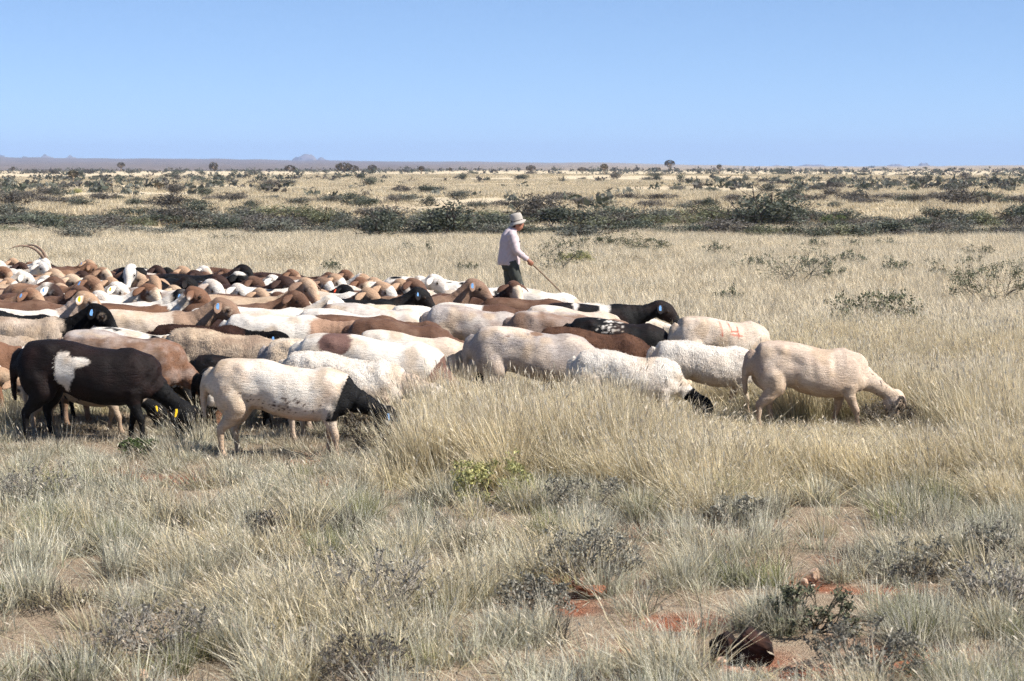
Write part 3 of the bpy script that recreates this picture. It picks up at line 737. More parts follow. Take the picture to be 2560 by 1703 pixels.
# ------------------------------------------------------------------ the flock
# (anchor, photo x, photo y, scale, yaw, pose, coat, label, options)
# anchor B: x of the middle of the body and y of its back line; anchor H: x, y of the top of the head; anchor D: x and distance in metres
H = 1
FLOCK = [
 # ---- front rows, seen large
 ('B', 222, 840, 1.10, -3, 'grazef', ((.0095, .0065, .0062), [('mottle', (.020, .0098, .0085), .2, 8, .8), ('s', .50, 2, CK, .1), ('legs', CK, .34), ('blob', -.13, .555, .075, .125, CW, -1, .32), ('blob', -.05, .60, .10, .035, CW, -1, .25), ('blob', -.12, .45, .03, .07, CW, -1, .2)]),
  'blackish brown sheep with a ragged white flank patch grazing at front left', dict(hero=1, tag='yellow')),
 ('B', 708, 893, 1.0, -3, 'graze2', (CW, [('mottle', CC, .55, 4, .8), ('mottle', (.46, .30, .19), .06, 6, .6), ('s', .365, 2, CK, .05, -.12), ('speck', .06, .42, .30, .10, (.09, .06, .05), 85, .60), ('speck', -.22, .47, .12, .1, (.12, .08, .06), 85, .68), ('belly', (.60, .40, .25), .34), ('legs', CS, .22)]),
  'white sheep with black head and neck and blue ear tag, grazing in front', dict(hero=1, tag='blue')),
 ('B', 2022, 849, 1.0, 3, 'graze4', ((.56, .44, .345), [('mottle', CS, .45, 5, .7), ('mottle', (.36, .25, .19), .16, 8, .6), ('rump', (.36, .26, .20), -.40), ('belly', (.36, .17, .08), .30), ('speck', .05, .60, .25, .09, (.44, .33, .26), 40, .66)]),  # rump darkened in colour, as the side turned from the sun
  'thin bare cream sheep grazing alone, rightmost of the flock', dict(hero=1, bony=1)),
 ('B', 1330, 813, 1.06, 0, 'low', ((.36, .315, .29), [('mottle', CS, .35, 9, .75), ('mottle', (.25, .21, .19), .18, 15, .6), ('top', CS, .69), ('blob', -.20, .67, .05, .02, CBW, 0, 1.2), ('blob', .06, .69, .05, .02, CBW, 0, 1.2), ('blob', .24, .66, .05, .03, (.30, .25, .22), 0, 1.2), ('speck', -.1, .6, .4, .2, (.24, .2, .18), 30, .72), ('legs', CBW, .30)]),
  'large mottled grey sheep with a hanging tail in the middle of the flock', dict(hero=1)),
 ('B', 1568, 872, .88, -4, 'graze', (CW, [('mottle', CS, .2, 6, .5), ('s', .58, 2, CK, .06)]),
  'small white woolly sheep with black head down in tall grass', dict(hero=1, wool=1)),
 ('B', 1762, 846, .88, 4, 'graze', (CW, [('mottle', CS, .25, 6, .6), ('s', .62, 2, CO, .08), ('legs', CS, .24)]),
  'small white sheep standing just behind the rightmost sheep', dict(hero=1, wool=1)),
 ('B', 1805, 787, .98, 10, 'graze', (CS, [('mottle', CW, .45, 5, .75), ('s', .70, 2, CK, .05), ('line', -.06, .69, -.05, .56, .0125, (.40, .085, .045)), ('line', .03, .68, .05, .60, .0125, (.40, .085, .045)), ('line', .05, .60, .12, .60, .0125, (.40, .085, .045)), ('line', .12, .64, .12, .54, .0125, (.40, .085, .045)), ('line', .05, .57, .16, .555, .0125, (.40, .085, .045)), ('blob', .16, .73, .035, .02, CK, 0, .2)]),
  'cream sheep with red paint marks on its flank, behind the small white one', dict(hero=1)),
 ('B', 1480, 815, 1.0, -2, 'low', (CB, [('mottle', CD, .3, 9, .6), ('s', .52, 2, CW, .12), ('face', CC, .17)]),
  'brown woolly sheep with whitish head resting low, behind the grey one', dict(hero=1, wool=1)),
 ('B', 1030, 820, 1.0, 0, 'graze', (CS, [('mottle', CW, .4, 4, .7), ('s', .56, 2, CK, .06)]),
  'plain cream sheep with black head down, behind the big grey one\'s tail', dict(hero=1)),
 ('B', 930, 828, 1.06, -3, 'grazeb', (CW, [('mottle', CS, .15, 6, .5), ('blob', -.22, .68, .115, .085, (.15, .085, .07), 0, .22), ('s', .40, 2, (.15, .085, .065), .06, -.25), ('face', CW, .03)]),
  'white sheep with brown saddle patch, brown neck and white face', dict(hero=1)),
 ('B', 860, 873, .97, -2, 'low', (CW, [('mottle', CS, .15, 8, .4), ('s', .44, .70, CR, .12), ('head', CW)]),
  'white woolly sheep with greyish neck, white face turned down beside black head', dict(hero=1, wool=1)),
 ('B', 800, 841, 1.0, 0, 'graze', (CC, [('top', CW, .71), ('mottle', CS, .4, 6, .5), ('rump', CR, -.42)]),
  'yellowish cream sheep\'s back between two white sheep', dict(hero=1, wool=1)),
 ('B', 556, 817, .98, 0, 'graze', (CG, [('mottle', (.55, .42, .30), .45, 7, .8), ('mottle', CBW, .15, 12, .5), ('belly', CBW, .46)]),
  'beige sheep with thick curly wool, behind the white black-necked one', dict(hero=1, wool=1)),
 ('B', 305, 818, 1.08, -3, 'graze', (CBW, [('mottle', CB, .40, 9, .7), ('top', CR, .68, .1), ('s', .30, 2, CO, .15), ('mottle', CR, .25, 16, .4)]),
  'big brown sheep with greyish back behind the blackish one', dict(hero=1)),
 ('D', 600, 16.2, .72, -2, 'graze', (CK, [('blob', .0, .38, .40, .11, CW, 0, .3), ('s', .40, .52, CW, .05), ('mottle', CK, .1, 4)]),
  'black sheep with white belly half hidden by the white black-necked one', dict(hero=1)),
 ('D', 590, 17.1, .74, 0, 'low', 'black', 'black sheep\'s back just above the white black-necked one\'s rump', dict(hero=1)),
 ('D', 203, 16.15, .82, -2, 'graze3', (CG, [('mottle', CS, .4, 8, .7), ('s', .62, 2, CK, .05), ('speck', -.1, .35, .3, .1, CK, 40, .66)]),
  'greyish sheep with black grazing head and yellow tag, hidden behind the blackish one', dict(hero=1, tag='yellow')),
 ('D', 262, 16.9, .86, 0, 'low', 'black', 'black sheep\'s shoulder showing behind the blackish brown one', dict(hero=1)),
 ('D', -140, 16.7, .88, 0, 'lowt', (CW, [('s', .48, 2, CT, .1), ('face', CC, .08)]), 'white sheep with tan face at the left edge', dict(hero=1)),
 ('D', -262, 15.9, .98, -2, 'graze3', (CK, [('mottle', CD, .4, 6, .7)]), 'blackish grazing head low at the left edge', dict(hero=1)),
 # ---- second rows
 ('B', 690, 780, 1.04, 0, 'level', (CW, [('mottle', CR, .25, 14, .35), ('s', .32, 2, (.30, .185, .125), .08), ('top', CW, .70, .55)]),
  'long white sheep with tan shoulder and neck, back above the curly one', dict(hero=1)),
 ('B', 500, 806, 1.0, 0, 'level', 'dark_khead', 'dark brown sheep with black head and blue tag behind the curly one', dict(hero=1, tag='blue', wool=1)),
 ('B', 1395, 774, 1.0, 0, 'low', 'brown_grey', 'greyish tan sheep above the big mottled grey one', dict(hero=1)),
 ('B', 1190, 760, 1.05, 0, 'low', 'roan_pink', 'pinkish grey sheep rump behind the cream one', dict(hero=1)),
 ('B', 1545, 789, .94, -4, 'graze', (CK, [('speck', -.05, .66, .20, .14, CW, 44, .56), ('mottle', CD, .2, 6, .6), ('s', .40, 2, CD, .1)]),
  'black sheep flecked with white on its back', dict(hero=1)),
 ('B', 1470, 780, .94, 2, 'low', 'brown_grey', 'tan back showing between the flecked sheep and the greyish tan one', {}),
 ('B', 1475, 752, 1.0, 0, 'half', (CK, [('mottle', CD, .3, 6, .6), ('blob', -.15, .72, .03, .05, CW, 0, .3), ('blob', .14, .70, .055, .09, CW, 0, .3)]),
  'black sheep with white saddle marks and head up, blue tag, at the right', dict(hero=1, tag='blue')),
 ('B', 1525, 755, .92, 4, 'low', 'white', 'white back behind the black sheep with its head up', {}),
 ('B', 1432, 760, .97, 0, 'low', 'cream_pale', 'cream back in front of the black sheep with its head up', {}),
 ('B', 55, 788, 1.04, 0, 'mid', (CG, [('mottle', CS, .4, 8, .6), ('top', CBW, .72), ('s', .38, 2, CK, .08)]),
  'beige sheep with black neck and raised black head, blue tag, at left', dict(hero=1, tag='blue', wool=1)),
 ('B', -20, 816, 1.02, -4, 'graze', 'grey', 'greyish beige back sloping down at the left edge', dict(hero=1, wool=1)),
 ('B', -95, 845, .96, 0, 'level', (CO, [('s', .60, 2, CW, .25), ('ear', CO)]), 'orange brown sheep with white forehead at the left edge', dict(hero=1)),
 ('B', 345, 812, .98, 0, 'low', 'white_spots', 'white back with a small black spot behind the big brown one', {}),
 ('B', 365, 771, 1.02, 0, 'mid', (CS, [('mottle', CC, .4, 5, .6), ('s', .30, .72, (.27, .18, .125), .1), ('head', CBW)]),
  'cream sheep with brown woolly neck, blue tag, head half raised', dict(hero=1, tag='blue')),
 ('B', 515, 776, .96, 0, 'low', 'dark', 'dark brown back beside the long white sheep\'s rump', {}),
 ('B', 1000, 792, 1.0, 0, 'low', 'brown', 'reddish brown back between the tan-necked and pinkish grey sheep', dict(hero=1)),
 ('B', 890, 783, .95, 2, 'level', 'brown', 'brown sheep with neck stretched level behind the tan-necked one', {}),
 ('B', 330, 754, 1.0, 0, 'up', (CO, [('blob', .12, .55, .14, .10, CW, 0, .4), ('s', .42, .66, CW, .35), ('mottle', CB, .3, 8, .5), ('top', CB, .70, .3)]), 'brown sheep with white blotched neck, head up, in the left middle', dict(hero=1)),
 ('B', 285, 746, .98, 3, 'mid', (CW, [('s', .62, 2, CK, .05), ('mottle', CR, .2, 9, .3)]), 'white sheep with black head and bright blue tag, left middle', dict(hero=1, tag='blue')),
 ('B', 55, 768, 1.0, 0, 'up', (CW, [('s', .36, .72, (.45, .34, .27), .3), ('head', CT), ('pied', CW, .66, 9), ('nose', CS)]), 'white sheep with speckled neck, tan head raised, yellow tag', dict(hero=1, tag='yellow')),
 ('B', 10, 745, 1.0, 2, 'level', 'brown', 'brown back behind the speckle-necked sheep at left', {}),
 ('B', -90, 772, .98, 0, 'level', 'black', 'black sheep\'s neck at the left edge above the beige one', {}),
 ('B', 300, 719, .98, 5, 'level', 'pied_black', 'white sheep with black patches behind the black-headed one with bright tag', {}),
 ('B', 590, 768, .95, 0, 'level', 'cream_pale', 'cream back behind the long white sheep', {}),
 ('B', 585, 746, .96, 0, 'mid', (CW, [('s', .40, .70, CT, .1), ('head', CW), ('mottle', CC, .2, 6, .4)]), 'white sheep with tan neck and white face, middle left', dict(hero=0, tag=None)),
 ('B', 590, 723, .98, 3, 'up', (CB, [('s', .66, 2, CD, .05)]), 'chocolate brown sheep with orange tag, head raised, middle left', dict(tag='red')),
 ('B', 1040, 735, 1.04, 2, 'up', (CBW, [('mottle', CB, .25, 7, .4), ('head', CBW)]), 'tall brown sheep with blue tag and head raised near the herder', dict(hero=1, tag='blue')),
 ('B', 1000, 709, 1.0, 0, 'low', 'whitegrey', 'long white back left of the tall brown sheep', {}),
 ('B', 855, 741, 1.0, 0, 'low', 'whitegrey', 'white back in the middle, below the black head with red tag', {}),
 ('B', 870, 768, .96, 3, 'low', 'whitegrey', 'pale grey rump in front of the middle white back', {}),
 ('B', 935, 755, 1.0, 0, 'low', (CR, [('mottle', CW, .5, 9, .8), ('rump', CBW, -.36)]), 'white sheep with grey-brown rump in the middle', {}),
 ('B', 1010, 755, .98, -2, 'low', (CC, [('s', .50, 2, CK, .06)]), 'cream sheep with black head lowered below the tall brown one', dict(hero=0)),
 ('B', 1090, 759, .96, 2, 'low', 'white_kneck', 'white back with black neck in front of the tall brown one', {}),
 ('B', 1205, 721, 1.0, 0, 'low', (CW, [('s', .26, .42, CO, .1), ('s', .42, 2, CW, .1), ('mottle', CR, .2, 12, .4)]), 'white back with a brown neck band in front of the herder', {}),
 ('B', 1185, 752, .95, 0, 'level', (CW, [('s', .1, 2, CB, .1)]), 'white and brown back just above the pinkish grey one', {}),
 ('B', 1310, 740, 1.0, 0, 'level', 'brown', 'brown back below the herder\'s stick', {}),
 ('B', 1350, 717, .98, -4, 'low', (CW, [('s', .40, .62, (.45, .33, .25), .1), ('mottle', CR, .3, 10, .4)]), 'white sheep with tan neck at the end of the herder\'s stick', dict(hero=0)),
 ('B', 1195, 702, 1.0, 0, 'low', 'white_spots', 'white back with black spots at the herder\'s feet', {}),
 ('B', 1120, 700, 1.0, 4, 'low', 'pied_black', 'white and black patched back left of the herder', {}),
 ('B', 930, 729, .96, 3, 'low', 'cream_pale', 'cream back behind the pale horn-eared face', {}),
 ('B', 700, 703, 1.0, 0, 'low', 'white', 'white back behind the chocolate brown sheep', {}),
 ('B', 760, 744, .96, 0, 'low', 'brown', 'brown back behind the white face, middle', {}),
 ('B', 790, 735, .98, 2, 'low', 'pied_brown', 'white back with brown spots, middle', {}),
 ('B', 460, 706, 1.0, 0, 'low', 'black', 'black back left of the roan face, rear middle', {}),
 ('B', 95, 684, 1.0, 0, 'level', 'black', 'black back and neck below the horned goat', {}),
 ('B', 80, 722, .98, 2, 'level', 'dark', 'dark brown back with orange head before it, left', {}),
 # ---- heads seen over the backs
 ('H', 235, 687, 1.06, 0, 'midt', 'orange', 'large orange brown head with blue tag, left rear', dict(tag='blue')),
 ('H', 258, 664, 1.0, 0, 'midt', (CO, [('face', CC, .05), ('mottle', CT, .4, 6, .5)]), 'orange head with pale cheeks above the large orange one', {}),
 ('H', 232, 655, .98, 4, 'mid', (CO, [('top', CW, .9, 2), ('mottle', CT, .2, 6, .4)]), 'tan head with white crown behind the two orange heads', {}),
 ('H', 222, 646, 1.0, 0, 'midt', 'brown_tanhead', 'brown head with pale ear, rear left of the orange heads', dict(tag='blue')),
 ('H', 176, 665, 1.0, 5, 'level', 'black', 'black hump of a sheep beside the horned goat', {}),
 ('H', 180, 683, 1.0, 0, 'midt', 'tan', 'tan head left of the large orange one', {}),
 ('H', 150, 676, .96, -6, 'midt', 'brown_tanhead', 'brown and tan head under the horned goat', {}),
 ('H', 138, 668, .98, 6, 'midt', 'tan', 'pale tan head with pointed ear under the horned goat', {}),
 ('H', 135, 690, 1.0, 0, 'mid', 'brown', 'brown head and neck in the left rear rows', {}),
 ('H', 118, 687, .98, 0, 'mid', 'white', 'white neck and head turned away, left rear', {}),
 ('H', 85, 718, .98, 0, 'midt', 'orange', 'orange brown head with blue tag low at left', dict(tag='blue')),
 ('H', 130, 704, .98, 5, 'mid', (CW, [('face', CD, .02)]), 'white neck with dark face and blue tag, left', dict(tag='blue')),
 ('H', 30, 692, .96, 0, 'midt', (CW, [('head', CT), ('face', CW, .08)]), 'tan and white head with pointed ear at far left', {}),
 ('H', 8, 663, 1.0, 0, 'midt', 'orange', 'orange head cut by the left edge', {}),
 ('H', 33, 667, .96, 6, 'midt', 'white', 'white head with grey eye patch at far left', {}),
 ('H', 54, 651, 1.0, 0, 'midt', 'dark', 'very dark brown head at far left of the back row', {}),
 ('H', 36, 643, 1.0, 4, 'mid', 'brown_tanhead', 'dark brown head with tan side, far left of the back row', {}),
 ('H', 76, 652, .94, 4, 'mid', 'orange', 'small brown head behind the white head, far left', {}),
 ('H', 105, 649, 1.02, -4, 'midt', (CW, [('mottle', CR, .3, 9, .5)]), 'white head with grey face patches beside the horned goat', {}),
 ('H', 0, 648, 1.0, 4, 'mid', 'white', 'white head at the left edge of the back row', {}),
 ('H', 322, 660, 1.02, -12, 'upf', (CW, [('ear', CK), ('s', .40, .66, CK, .2)]), 'white face looking at the camera, black ear', {}),
 ('H', 300, 703, .98, 0, 'mid', 'facepied', 'pale tan face with yellow tag in the left middle', dict(tag='yellow')),
 ('H', 385, 688, 1.0, -8, 'upt', 'brown_tanhead', 'brown face with spread ears turned to the camera', {}),
 ('H', 398, 660, 1.0, 0, 'midt', 'dark', 'dark brown head in the back row right of the white face', {}),
 ('H', 424, 662, .98, 6, 'mid', 'dark_khead', 'blackish head in the back row, right of the dark brown one', {}),
 ('H', 360, 664, .98, 5, 'mid', 'black_whitetop', 'black and white head in the back row, right of the white face', {}),
 ('H', 460, 661, 1.0, 0, 'midt', 'brown_tanhead', 'brown head with pale eye ring, middle of the back row', {}),
 ('H', 515, 661, 1.02, 0, 'midt', (CW, [('face', CS, .05), ('mottle', CT, .25, 9, .5)]), 'pinkish white head in the back row', {}),
 ('H', 512, 673, .96, 0, 'midt', 'brown', 'brown head with yellow tag under the pinkish white one', dict(tag='yellow')),
 ('H', 568, 666, .98, 0, 'midt', 'brown', 'brown head in the back row beside the black ones', {}),
 ('H', 612, 660, 1.06, 0, 'midt', 'black', 'black head highest in the middle of the back row', {}),
 ('H', 600, 677, 1.0, 0, 'midt', 'black_whitetop', 'black head with white crown below the highest black one', {}),
 ('H', 545, 686, .98, 0, 'mid', 'dark', 'dark head and neck in the rear middle', {}),
 ('H', 470, 691, 1.0, 0, 'mid', 'black', 'black arched neck in the rear middle', {}),
 ('H', 532, 695, 1.06, -2, 'midt', (CW, [('mottle', CO, .3, 9, .7), ('face', CW, .08)]), 'white and tan freckled face, middle left', {}),
 ('H', 658, 676, .98, 8, 'level', (CB, [('head', CO), ('face', CW, .1)]), 'brown head with white blaze beside the highest black one', {}),
 ('H', 733, 667, 1.02, 0, 'midt', 'orange', 'orange brown head alone in the back row, middle', {}),
 ('H', 772, 691, 1.04, -6, 'upt', (CT, [('mottle', CC, .4, 7, .6), ('ear', CBW)]), 'tan face with dark drooping ear in the middle', {}),
 ('H', 808, 690, 1.0, 0, 'midt', (CW, [('head', CBW), ('face', CW, .09)]), 'brown and white head right of the tan face', {}),
 ('H', 845, 685, 1.0, 0, 'midt', 'white_thead', 'white head with tan cheek, middle rear', {}),
 ('H', 800, 685, .96, 6, 'level', 'dark', 'dark brown back in the middle rear', {}),
 ('H', 868, 669, 1.04, 0, 'midt', 'orange', 'orange brown head in the back row, second from right', {}),
 ('H', 908, 678, 1.0, 0, 'midt', 'facepied', 'pale pink head in the back row, right of the orange ones', {}),
 ('H', 905, 694, 1.0, 0, 'midt', 'white_ohead', 'orange and white face in front of the pale pink head', {}),
 ('H', 862, 706, 1.0, 0, 'midt', 'black', 'black head with red tag in the middle', dict(tag='red')),
 ('H', 808, 718, .96, 0, 'midt', 'brown_tanhead', 'small brown head behind the white back, middle', {}),
 ('H', 745, 722, .96, 0, 'midt', 'brown', 'brown woolly head under the tan face', {}),
 ('H', 800, 752, 1.02, -4, 'levelt', 'brown_tanhead', 'brown face with spread ear looking at the camera over the long white back', {}),
 ('H', 780, 736, 1.0, -3, 'levelt', (CC, [('head', CT), ('face', CC, .05)]), 'cream face just behind the brown face, middle', {}),
 ('H', 885, 727, .94, 2, 'level', 'black', 'black hump in the middle between white backs', {}),
 ('H', 1005, 694, .98, 0, 'midt', 'white_thead', 'white and tan head left of the dark brown one, near the herder', {}),
 ('H', 1035, 689, 1.0, 0, 'midt', 'brown', 'dark brown head between white heads near the herder', {}),
 ('H', 1053, 686, .98, 5, 'mid', 'white', 'small white head behind the dark brown one near the herder', {}),
 ('H', 1092, 683, 1.02, 0, 'midt', 'whitegrey', 'white head with grey neck, last head before the herder', {}),
 ('H', 1055, 714, .96, 0, 'mid', 'black', 'black head with blue tag behind the tall brown one', dict(tag='blue')),
 ('H', 960, 726, 1.0, -6, 'levelt', 'facepied', 'pale tan face with eyes half shut, left of the tall brown one', {}),
 ('H', 1175, 700, .96, 2, 'level', 'pied_black', 'black arched neck over white at the herder\'s left', {}),
 ('H', 1288, 700, 1.02, -4, 'upt', (CB, [('head', CB), ('face', CC, .09), ('s', .5, .66, CD, .1)]), 'brown head with pale muzzle right in front of the herder', {}),
 ('H', 112, 640, 1.06, 0, 'midt', 'goat', 'white goat with long curved back-swept horns, far left', dict(horns=1, name='goat')),
 ('H', 20, 741, 1.0, 0, 'level', 'tan', 'tan back at the left edge behind the brown one', {}),
 ('H', 420, 680, .96, 0, 'level', 'dark', 'dark brown back between dark heads, rear', {}),
 ('H', 285, 676, .96, 3, 'level', 'brown', 'reddish brown back left of the white face', {}),
 ('H', 62, 676, .97, 0, 'mid', 'white', 'white ear and cheek beside the orange head at far left', {}),
 ('H', 205, 672, .97, 0, 'mid', 'dark', 'dark brown head tucked behind the tan head, left rear', {}),
 ('H', 280, 690, .97, 0, 'mid', 'brown_tanhead', 'brown head left under the white face looking at the camera', {}),
 ('H', 345, 676, .97, 0, 'midt', 'tan', 'tan head right below the white face looking at the camera', {}),
 ('H', 440, 676, .97, 0, 'mid', 'brown', 'brown head under the blackish one in the back row', {}),
 ('H', 490, 672, .97, 0, 'mid', 'dark', 'dark head left of the pinkish white one', {}),
 ('H', 640, 690, .97, 0, 'midt', 'brown', 'brown head right under the highest black one', {}),
 ('H', 690, 684, .97, 0, 'mid', 'white', 'white head left of the lone orange head', {}),
 ('H', 715, 690, .97, 0, 'mid', 'dark', 'dark head below the lone orange head', {}),
 ('H', 830, 676, .97, 0, 'midt', 'brown', 'brown head left of the second orange head in the back row', {}),
 ('H', 935, 690, .97, 0, 'mid', 'tan', 'tan head at the right end of the middle back row', {}),
 ('H', 965, 698, .97, 0, 'midt', 'white_thead', 'white head with tan cheek between back row and herder', {}),
 ('H', 160, 706, .97, 0, 'mid', 'tan', 'tan head right of the white neck with dark face', {}),
 ('H', 205, 712, .97, 0, 'mid', 'brown', 'brown head behind the raised tan head with yellow tag', {}),
 ('H', 250, 724, .97, 0, 'midt', 'white', 'white head under the large orange head', {}),
 ('H', 370, 705, .97, 0, 'midt', 'white_ohead', 'orange and white head left of the black arched neck', {}),
 ('H', 440, 712, .97, 0, 'mid', 'tan', 'tan head behind the black head with bright tag', {}),
 ('H', 600, 705, .97, 0, 'mid', 'white', 'white head behind the chocolate brown sheep', {}),
 ('H', 655, 715, .97, 0, 'midt', 'tan', 'tan head right of the chocolate brown sheep', {}),
 ('H', 700, 725, .97, 0, 'mid', 'brown', 'brown head left of the brown woolly head', {}),
 ('H', 830, 735, .97, 0, 'mid', 'white', 'white head right of the cream face, middle', {}),
 ('H', 920, 715, .97, 0, 'mid', 'brown_tanhead', 'brown head left of the long white back, middle', {}),
]

def solve(e, sc):
    """ground point and scale of a flock entry"""
    a, px, py, _, yaw, pose, coat, label, opt = e
    sh = shape(pose, int(opt.get('hero', 0)))
    if a == 'D':
        return (px - 1280) / F * (py * CP + CAM_H * SP), py
    if a == 'B':
        h = sh['back'] * sc; c = at(px, py, h); ox, oy = 0, 0
    else:
        t = sh['top']; h = float(t[2]) * sc; c = at(px, py, h); ox, oy = float(t[0]) * sc, float(t[1]) * sc
    ca, sa = math.cos(R(yaw)), math.sin(R(yaw))
    return c.x - (ox * ca - oy * sa), c.y - (ox * sa + oy * ca)

def relax():
    """where two animals would stand in each other, make one a bit larger and nearer, the other smaller and farther (same place in the view)"""
    sc = [e[3] for e in FLOCK]
    P = [solve(e, s) for e, s in zip(FLOCK, sc)]
    for it in range(26):
        hit = 0
        for i in range(len(FLOCK)):
            for j in range(i + 1, len(FLOCK)):
                dx, dy = abs(P[i][0] - P[j][0]), P[i][1] - P[j][1]
                if dx < .98 and abs(dy) < .40:
                    hit += 1
                    n, f = (i, j) if dy < 0 else (j, i)
                    for q, s in ((n, .007), (f, -.007)):
                        if FLOCK[q][8].get('hero') and FLOCK[q][0] == 'B' and FLOCK[q][2] > 800: s *= .4
                        if FLOCK[q][0] == 'D': continue
                        ns = min(max(sc[q] + s, .84), 1.16)
                        if ns != sc[q]:
                            sc[q] = ns; P[q] = solve(FLOCK[q], ns)
        if not hit: break
    return sc, P
_ry = random.Random(4)
for e in FLOCK:
    if e[8].get('hero') and e[0] == 'B' and e[2] < 800 and e[1] < 1700: e[8]['hero'] = 2
def _turn(e):
    if e[8].get('hero'): return e
    if e[0] == 'B' or e[8].get('horns'): return e[:4] + (e[4] + _ry.uniform(-11, 11),) + e[5:]
    y = e[4] + _ry.uniform(-34, 8)
    return e[:4] + (y, 'mid' if e[5] == 'midt' and y < -14 else e[5]) + e[6:]
FLOCK = [_turn(e) for e in FLOCK]
for e in FLOCK: shape(e[5], int(e[8].get('hero', 0)))
SC, PP = relax()
FEET = []
for i, (e, s, p) in enumerate(zip(FLOCK, SC, PP)):
    a, px, py, _, yaw, pose, coat, label, opt = e
    c = COATS[coat] if isinstance(coat, str) else coat
    FEET.append((p[0], p[1], yaw, s))
    nm = opt.get('name', 'sheep')
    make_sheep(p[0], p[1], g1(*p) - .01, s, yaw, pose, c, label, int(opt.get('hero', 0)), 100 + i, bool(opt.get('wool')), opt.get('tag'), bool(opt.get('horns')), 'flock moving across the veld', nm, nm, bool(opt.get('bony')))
# ------------------------------------------------------------------ plants: makers
LEAF = leaf_mat('shrub_leaves', .22, .65, .25)
TWIG = plain('dry_twigs', (.2, .17, .14), .85, .15, .3, 40, 0, True)
STRAW = leaf_mat('dry_grass', .42, .6, .22)

def leaves(r, lobes, n, size, cols, aspect=1.8, shell=.55):
    """n small leaf faces spread through ellipsoid lobes [(cx,cy,cz,rx,ry,rz)]"""
    lobes = np.array(lobes, float)
    w = lobes[:, 3] * lobes[:, 4] * lobes[:, 5]; w = w ** .66; k = r.choice(len(lobes), n, p=w / w.sum())
    d = r.normal(size=(n, 3)); d /= np.linalg.norm(d, axis=1)[:, None]
    rad = (shell + (1 - shell) * r.random(n)) ** .7 * (1 + .16 * r.normal(size=n))
    c = lobes[k, :3] + d * lobes[k, 3:] * rad[:, None]
    c[:, 2] = np.abs(c[:, 2]) * .98 + .01
    # thin out by clumps so gaps open
    keep = fbm(c / (lobes[:, 3].mean() * .45 + .01) + 3.1, int(r.integers(99)), 2) > .40
    c = c[keep]; n = len(c)
    a = r.normal(size=(n, 3)); a[:, 2] += .35; a /= np.linalg.norm(a, axis=1)[:, None]
    b = np.cross(a, r.normal(size=(n, 3))); b /= np.linalg.norm(b, axis=1)[:, None] + 1e-9
    s = size * (.6 + .8 * r.random(n))[:, None]
    V = np.stack([c - a * s * aspect, c + b * s, c + a * s * aspect, c - b * s], 1).reshape(-1, 3)
    f = np.arange(4 * n).reshape(-1, 4)
    cols = np.array(cols); t = r.random(n)[:, None]; q = cols[r.integers(len(cols), size=n)]
    col = np.repeat(q * (.72 + .56 * t), 4, 0)
    return V, f, col

def twigs(r, w, h, n0, depth, rad, spread, col, stiff=.25, kids=3, shrink=.72, zmin=.02, seg=4):
    """stiff forked stems rising from the ground"""
    mb = MB(); ends = []
    def grow(p, d, l, ra, k):
        q = p + d * l; m = (p + q) / 2 + r.normal(size=3) * l * .06
        q[2] = max(q[2], zmin)
        mb.tube([p, m, q] if k > 1 else [p, q], [ra, ra * .85, ra * .68] if k > 1 else [ra, ra * .68], seg if k > 1 else 3, np.array(col) * (.75 + .5 * r.random()), side=(0.3, 1, .2), caps=False)
        if k == 0: ends.append(q); return
        for _ in range(kids if r.random() > .25 else kids - 1):
            e = d + r.normal(size=3) * spread; e[2] += stiff * .3; e /= np.linalg.norm(e)
            grow(q, e, l * shrink * (.75 + .5 * r.random()), ra * .68, k - 1)
    for i in range(n0):
        a = 2 * math.pi * (i + r.random()) / n0
        d = np.array([math.cos(a) * w * .7, math.sin(a) * w * .7, h * (.5 + .7 * r.random())]); d /= np.linalg.norm(d)
        L0 = math.hypot(w * .5, h) * (1 - shrink) / (1 - shrink ** (depth + 1)) * (.8 + .3 * r.random())
        grow(np.array([math.cos(a) * w * .06, math.sin(a) * w * .06, 0.]), d, L0, rad, depth)
    return mb, np.array(ends)

DARK = [(0.085, 0.098, 0.07), (0.112, 0.126, 0.092), (0.064, 0.073, 0.053), (0.145, 0.155, 0.118)]
GREY = [(0.155, 0.16, 0.13), (0.12, 0.124, 0.1), (0.2, 0.205, 0.17), (0.09, 0.093, 0.075)]
OLIV = [(0.15, 0.158, 0.09), (0.115, 0.125, 0.072), (0.195, 0.198, 0.12)]
BRWN = [(0.115, 0.105, 0.09), (0.085, 0.078, 0.068), (0.155, 0.14, 0.12)]
YELL = [(.36, .34, .13), (.27, .27, .11), (.42, .39, .18), (.22, .23, .10)]
GRN = [(.10, .14, .045), (.07, .10, .035), (.14, .18, .07)]
KIND = {'dark': DARK, 'grey': GREY, 'olive': OLIV, 'brown': BRWN, 'yellow': YELL, 'green': GRN}

def bush_lobes(r, k, flat=1.0):
    L = []
    for i in range(k):
        a = r.random() * 6.28; d = .28 * math.sqrt(r.random())
        s = .16 + .13 * r.random()
        L.append((math.cos(a) * d * 1.2, math.sin(a) * d * 1.2, .30 + .42 * r.random() * (1 - d), s * 1.25, s * 1.25, s * 1.15 * flat))
    L.append((0, 0, .22, .42, .42, .24)); return L

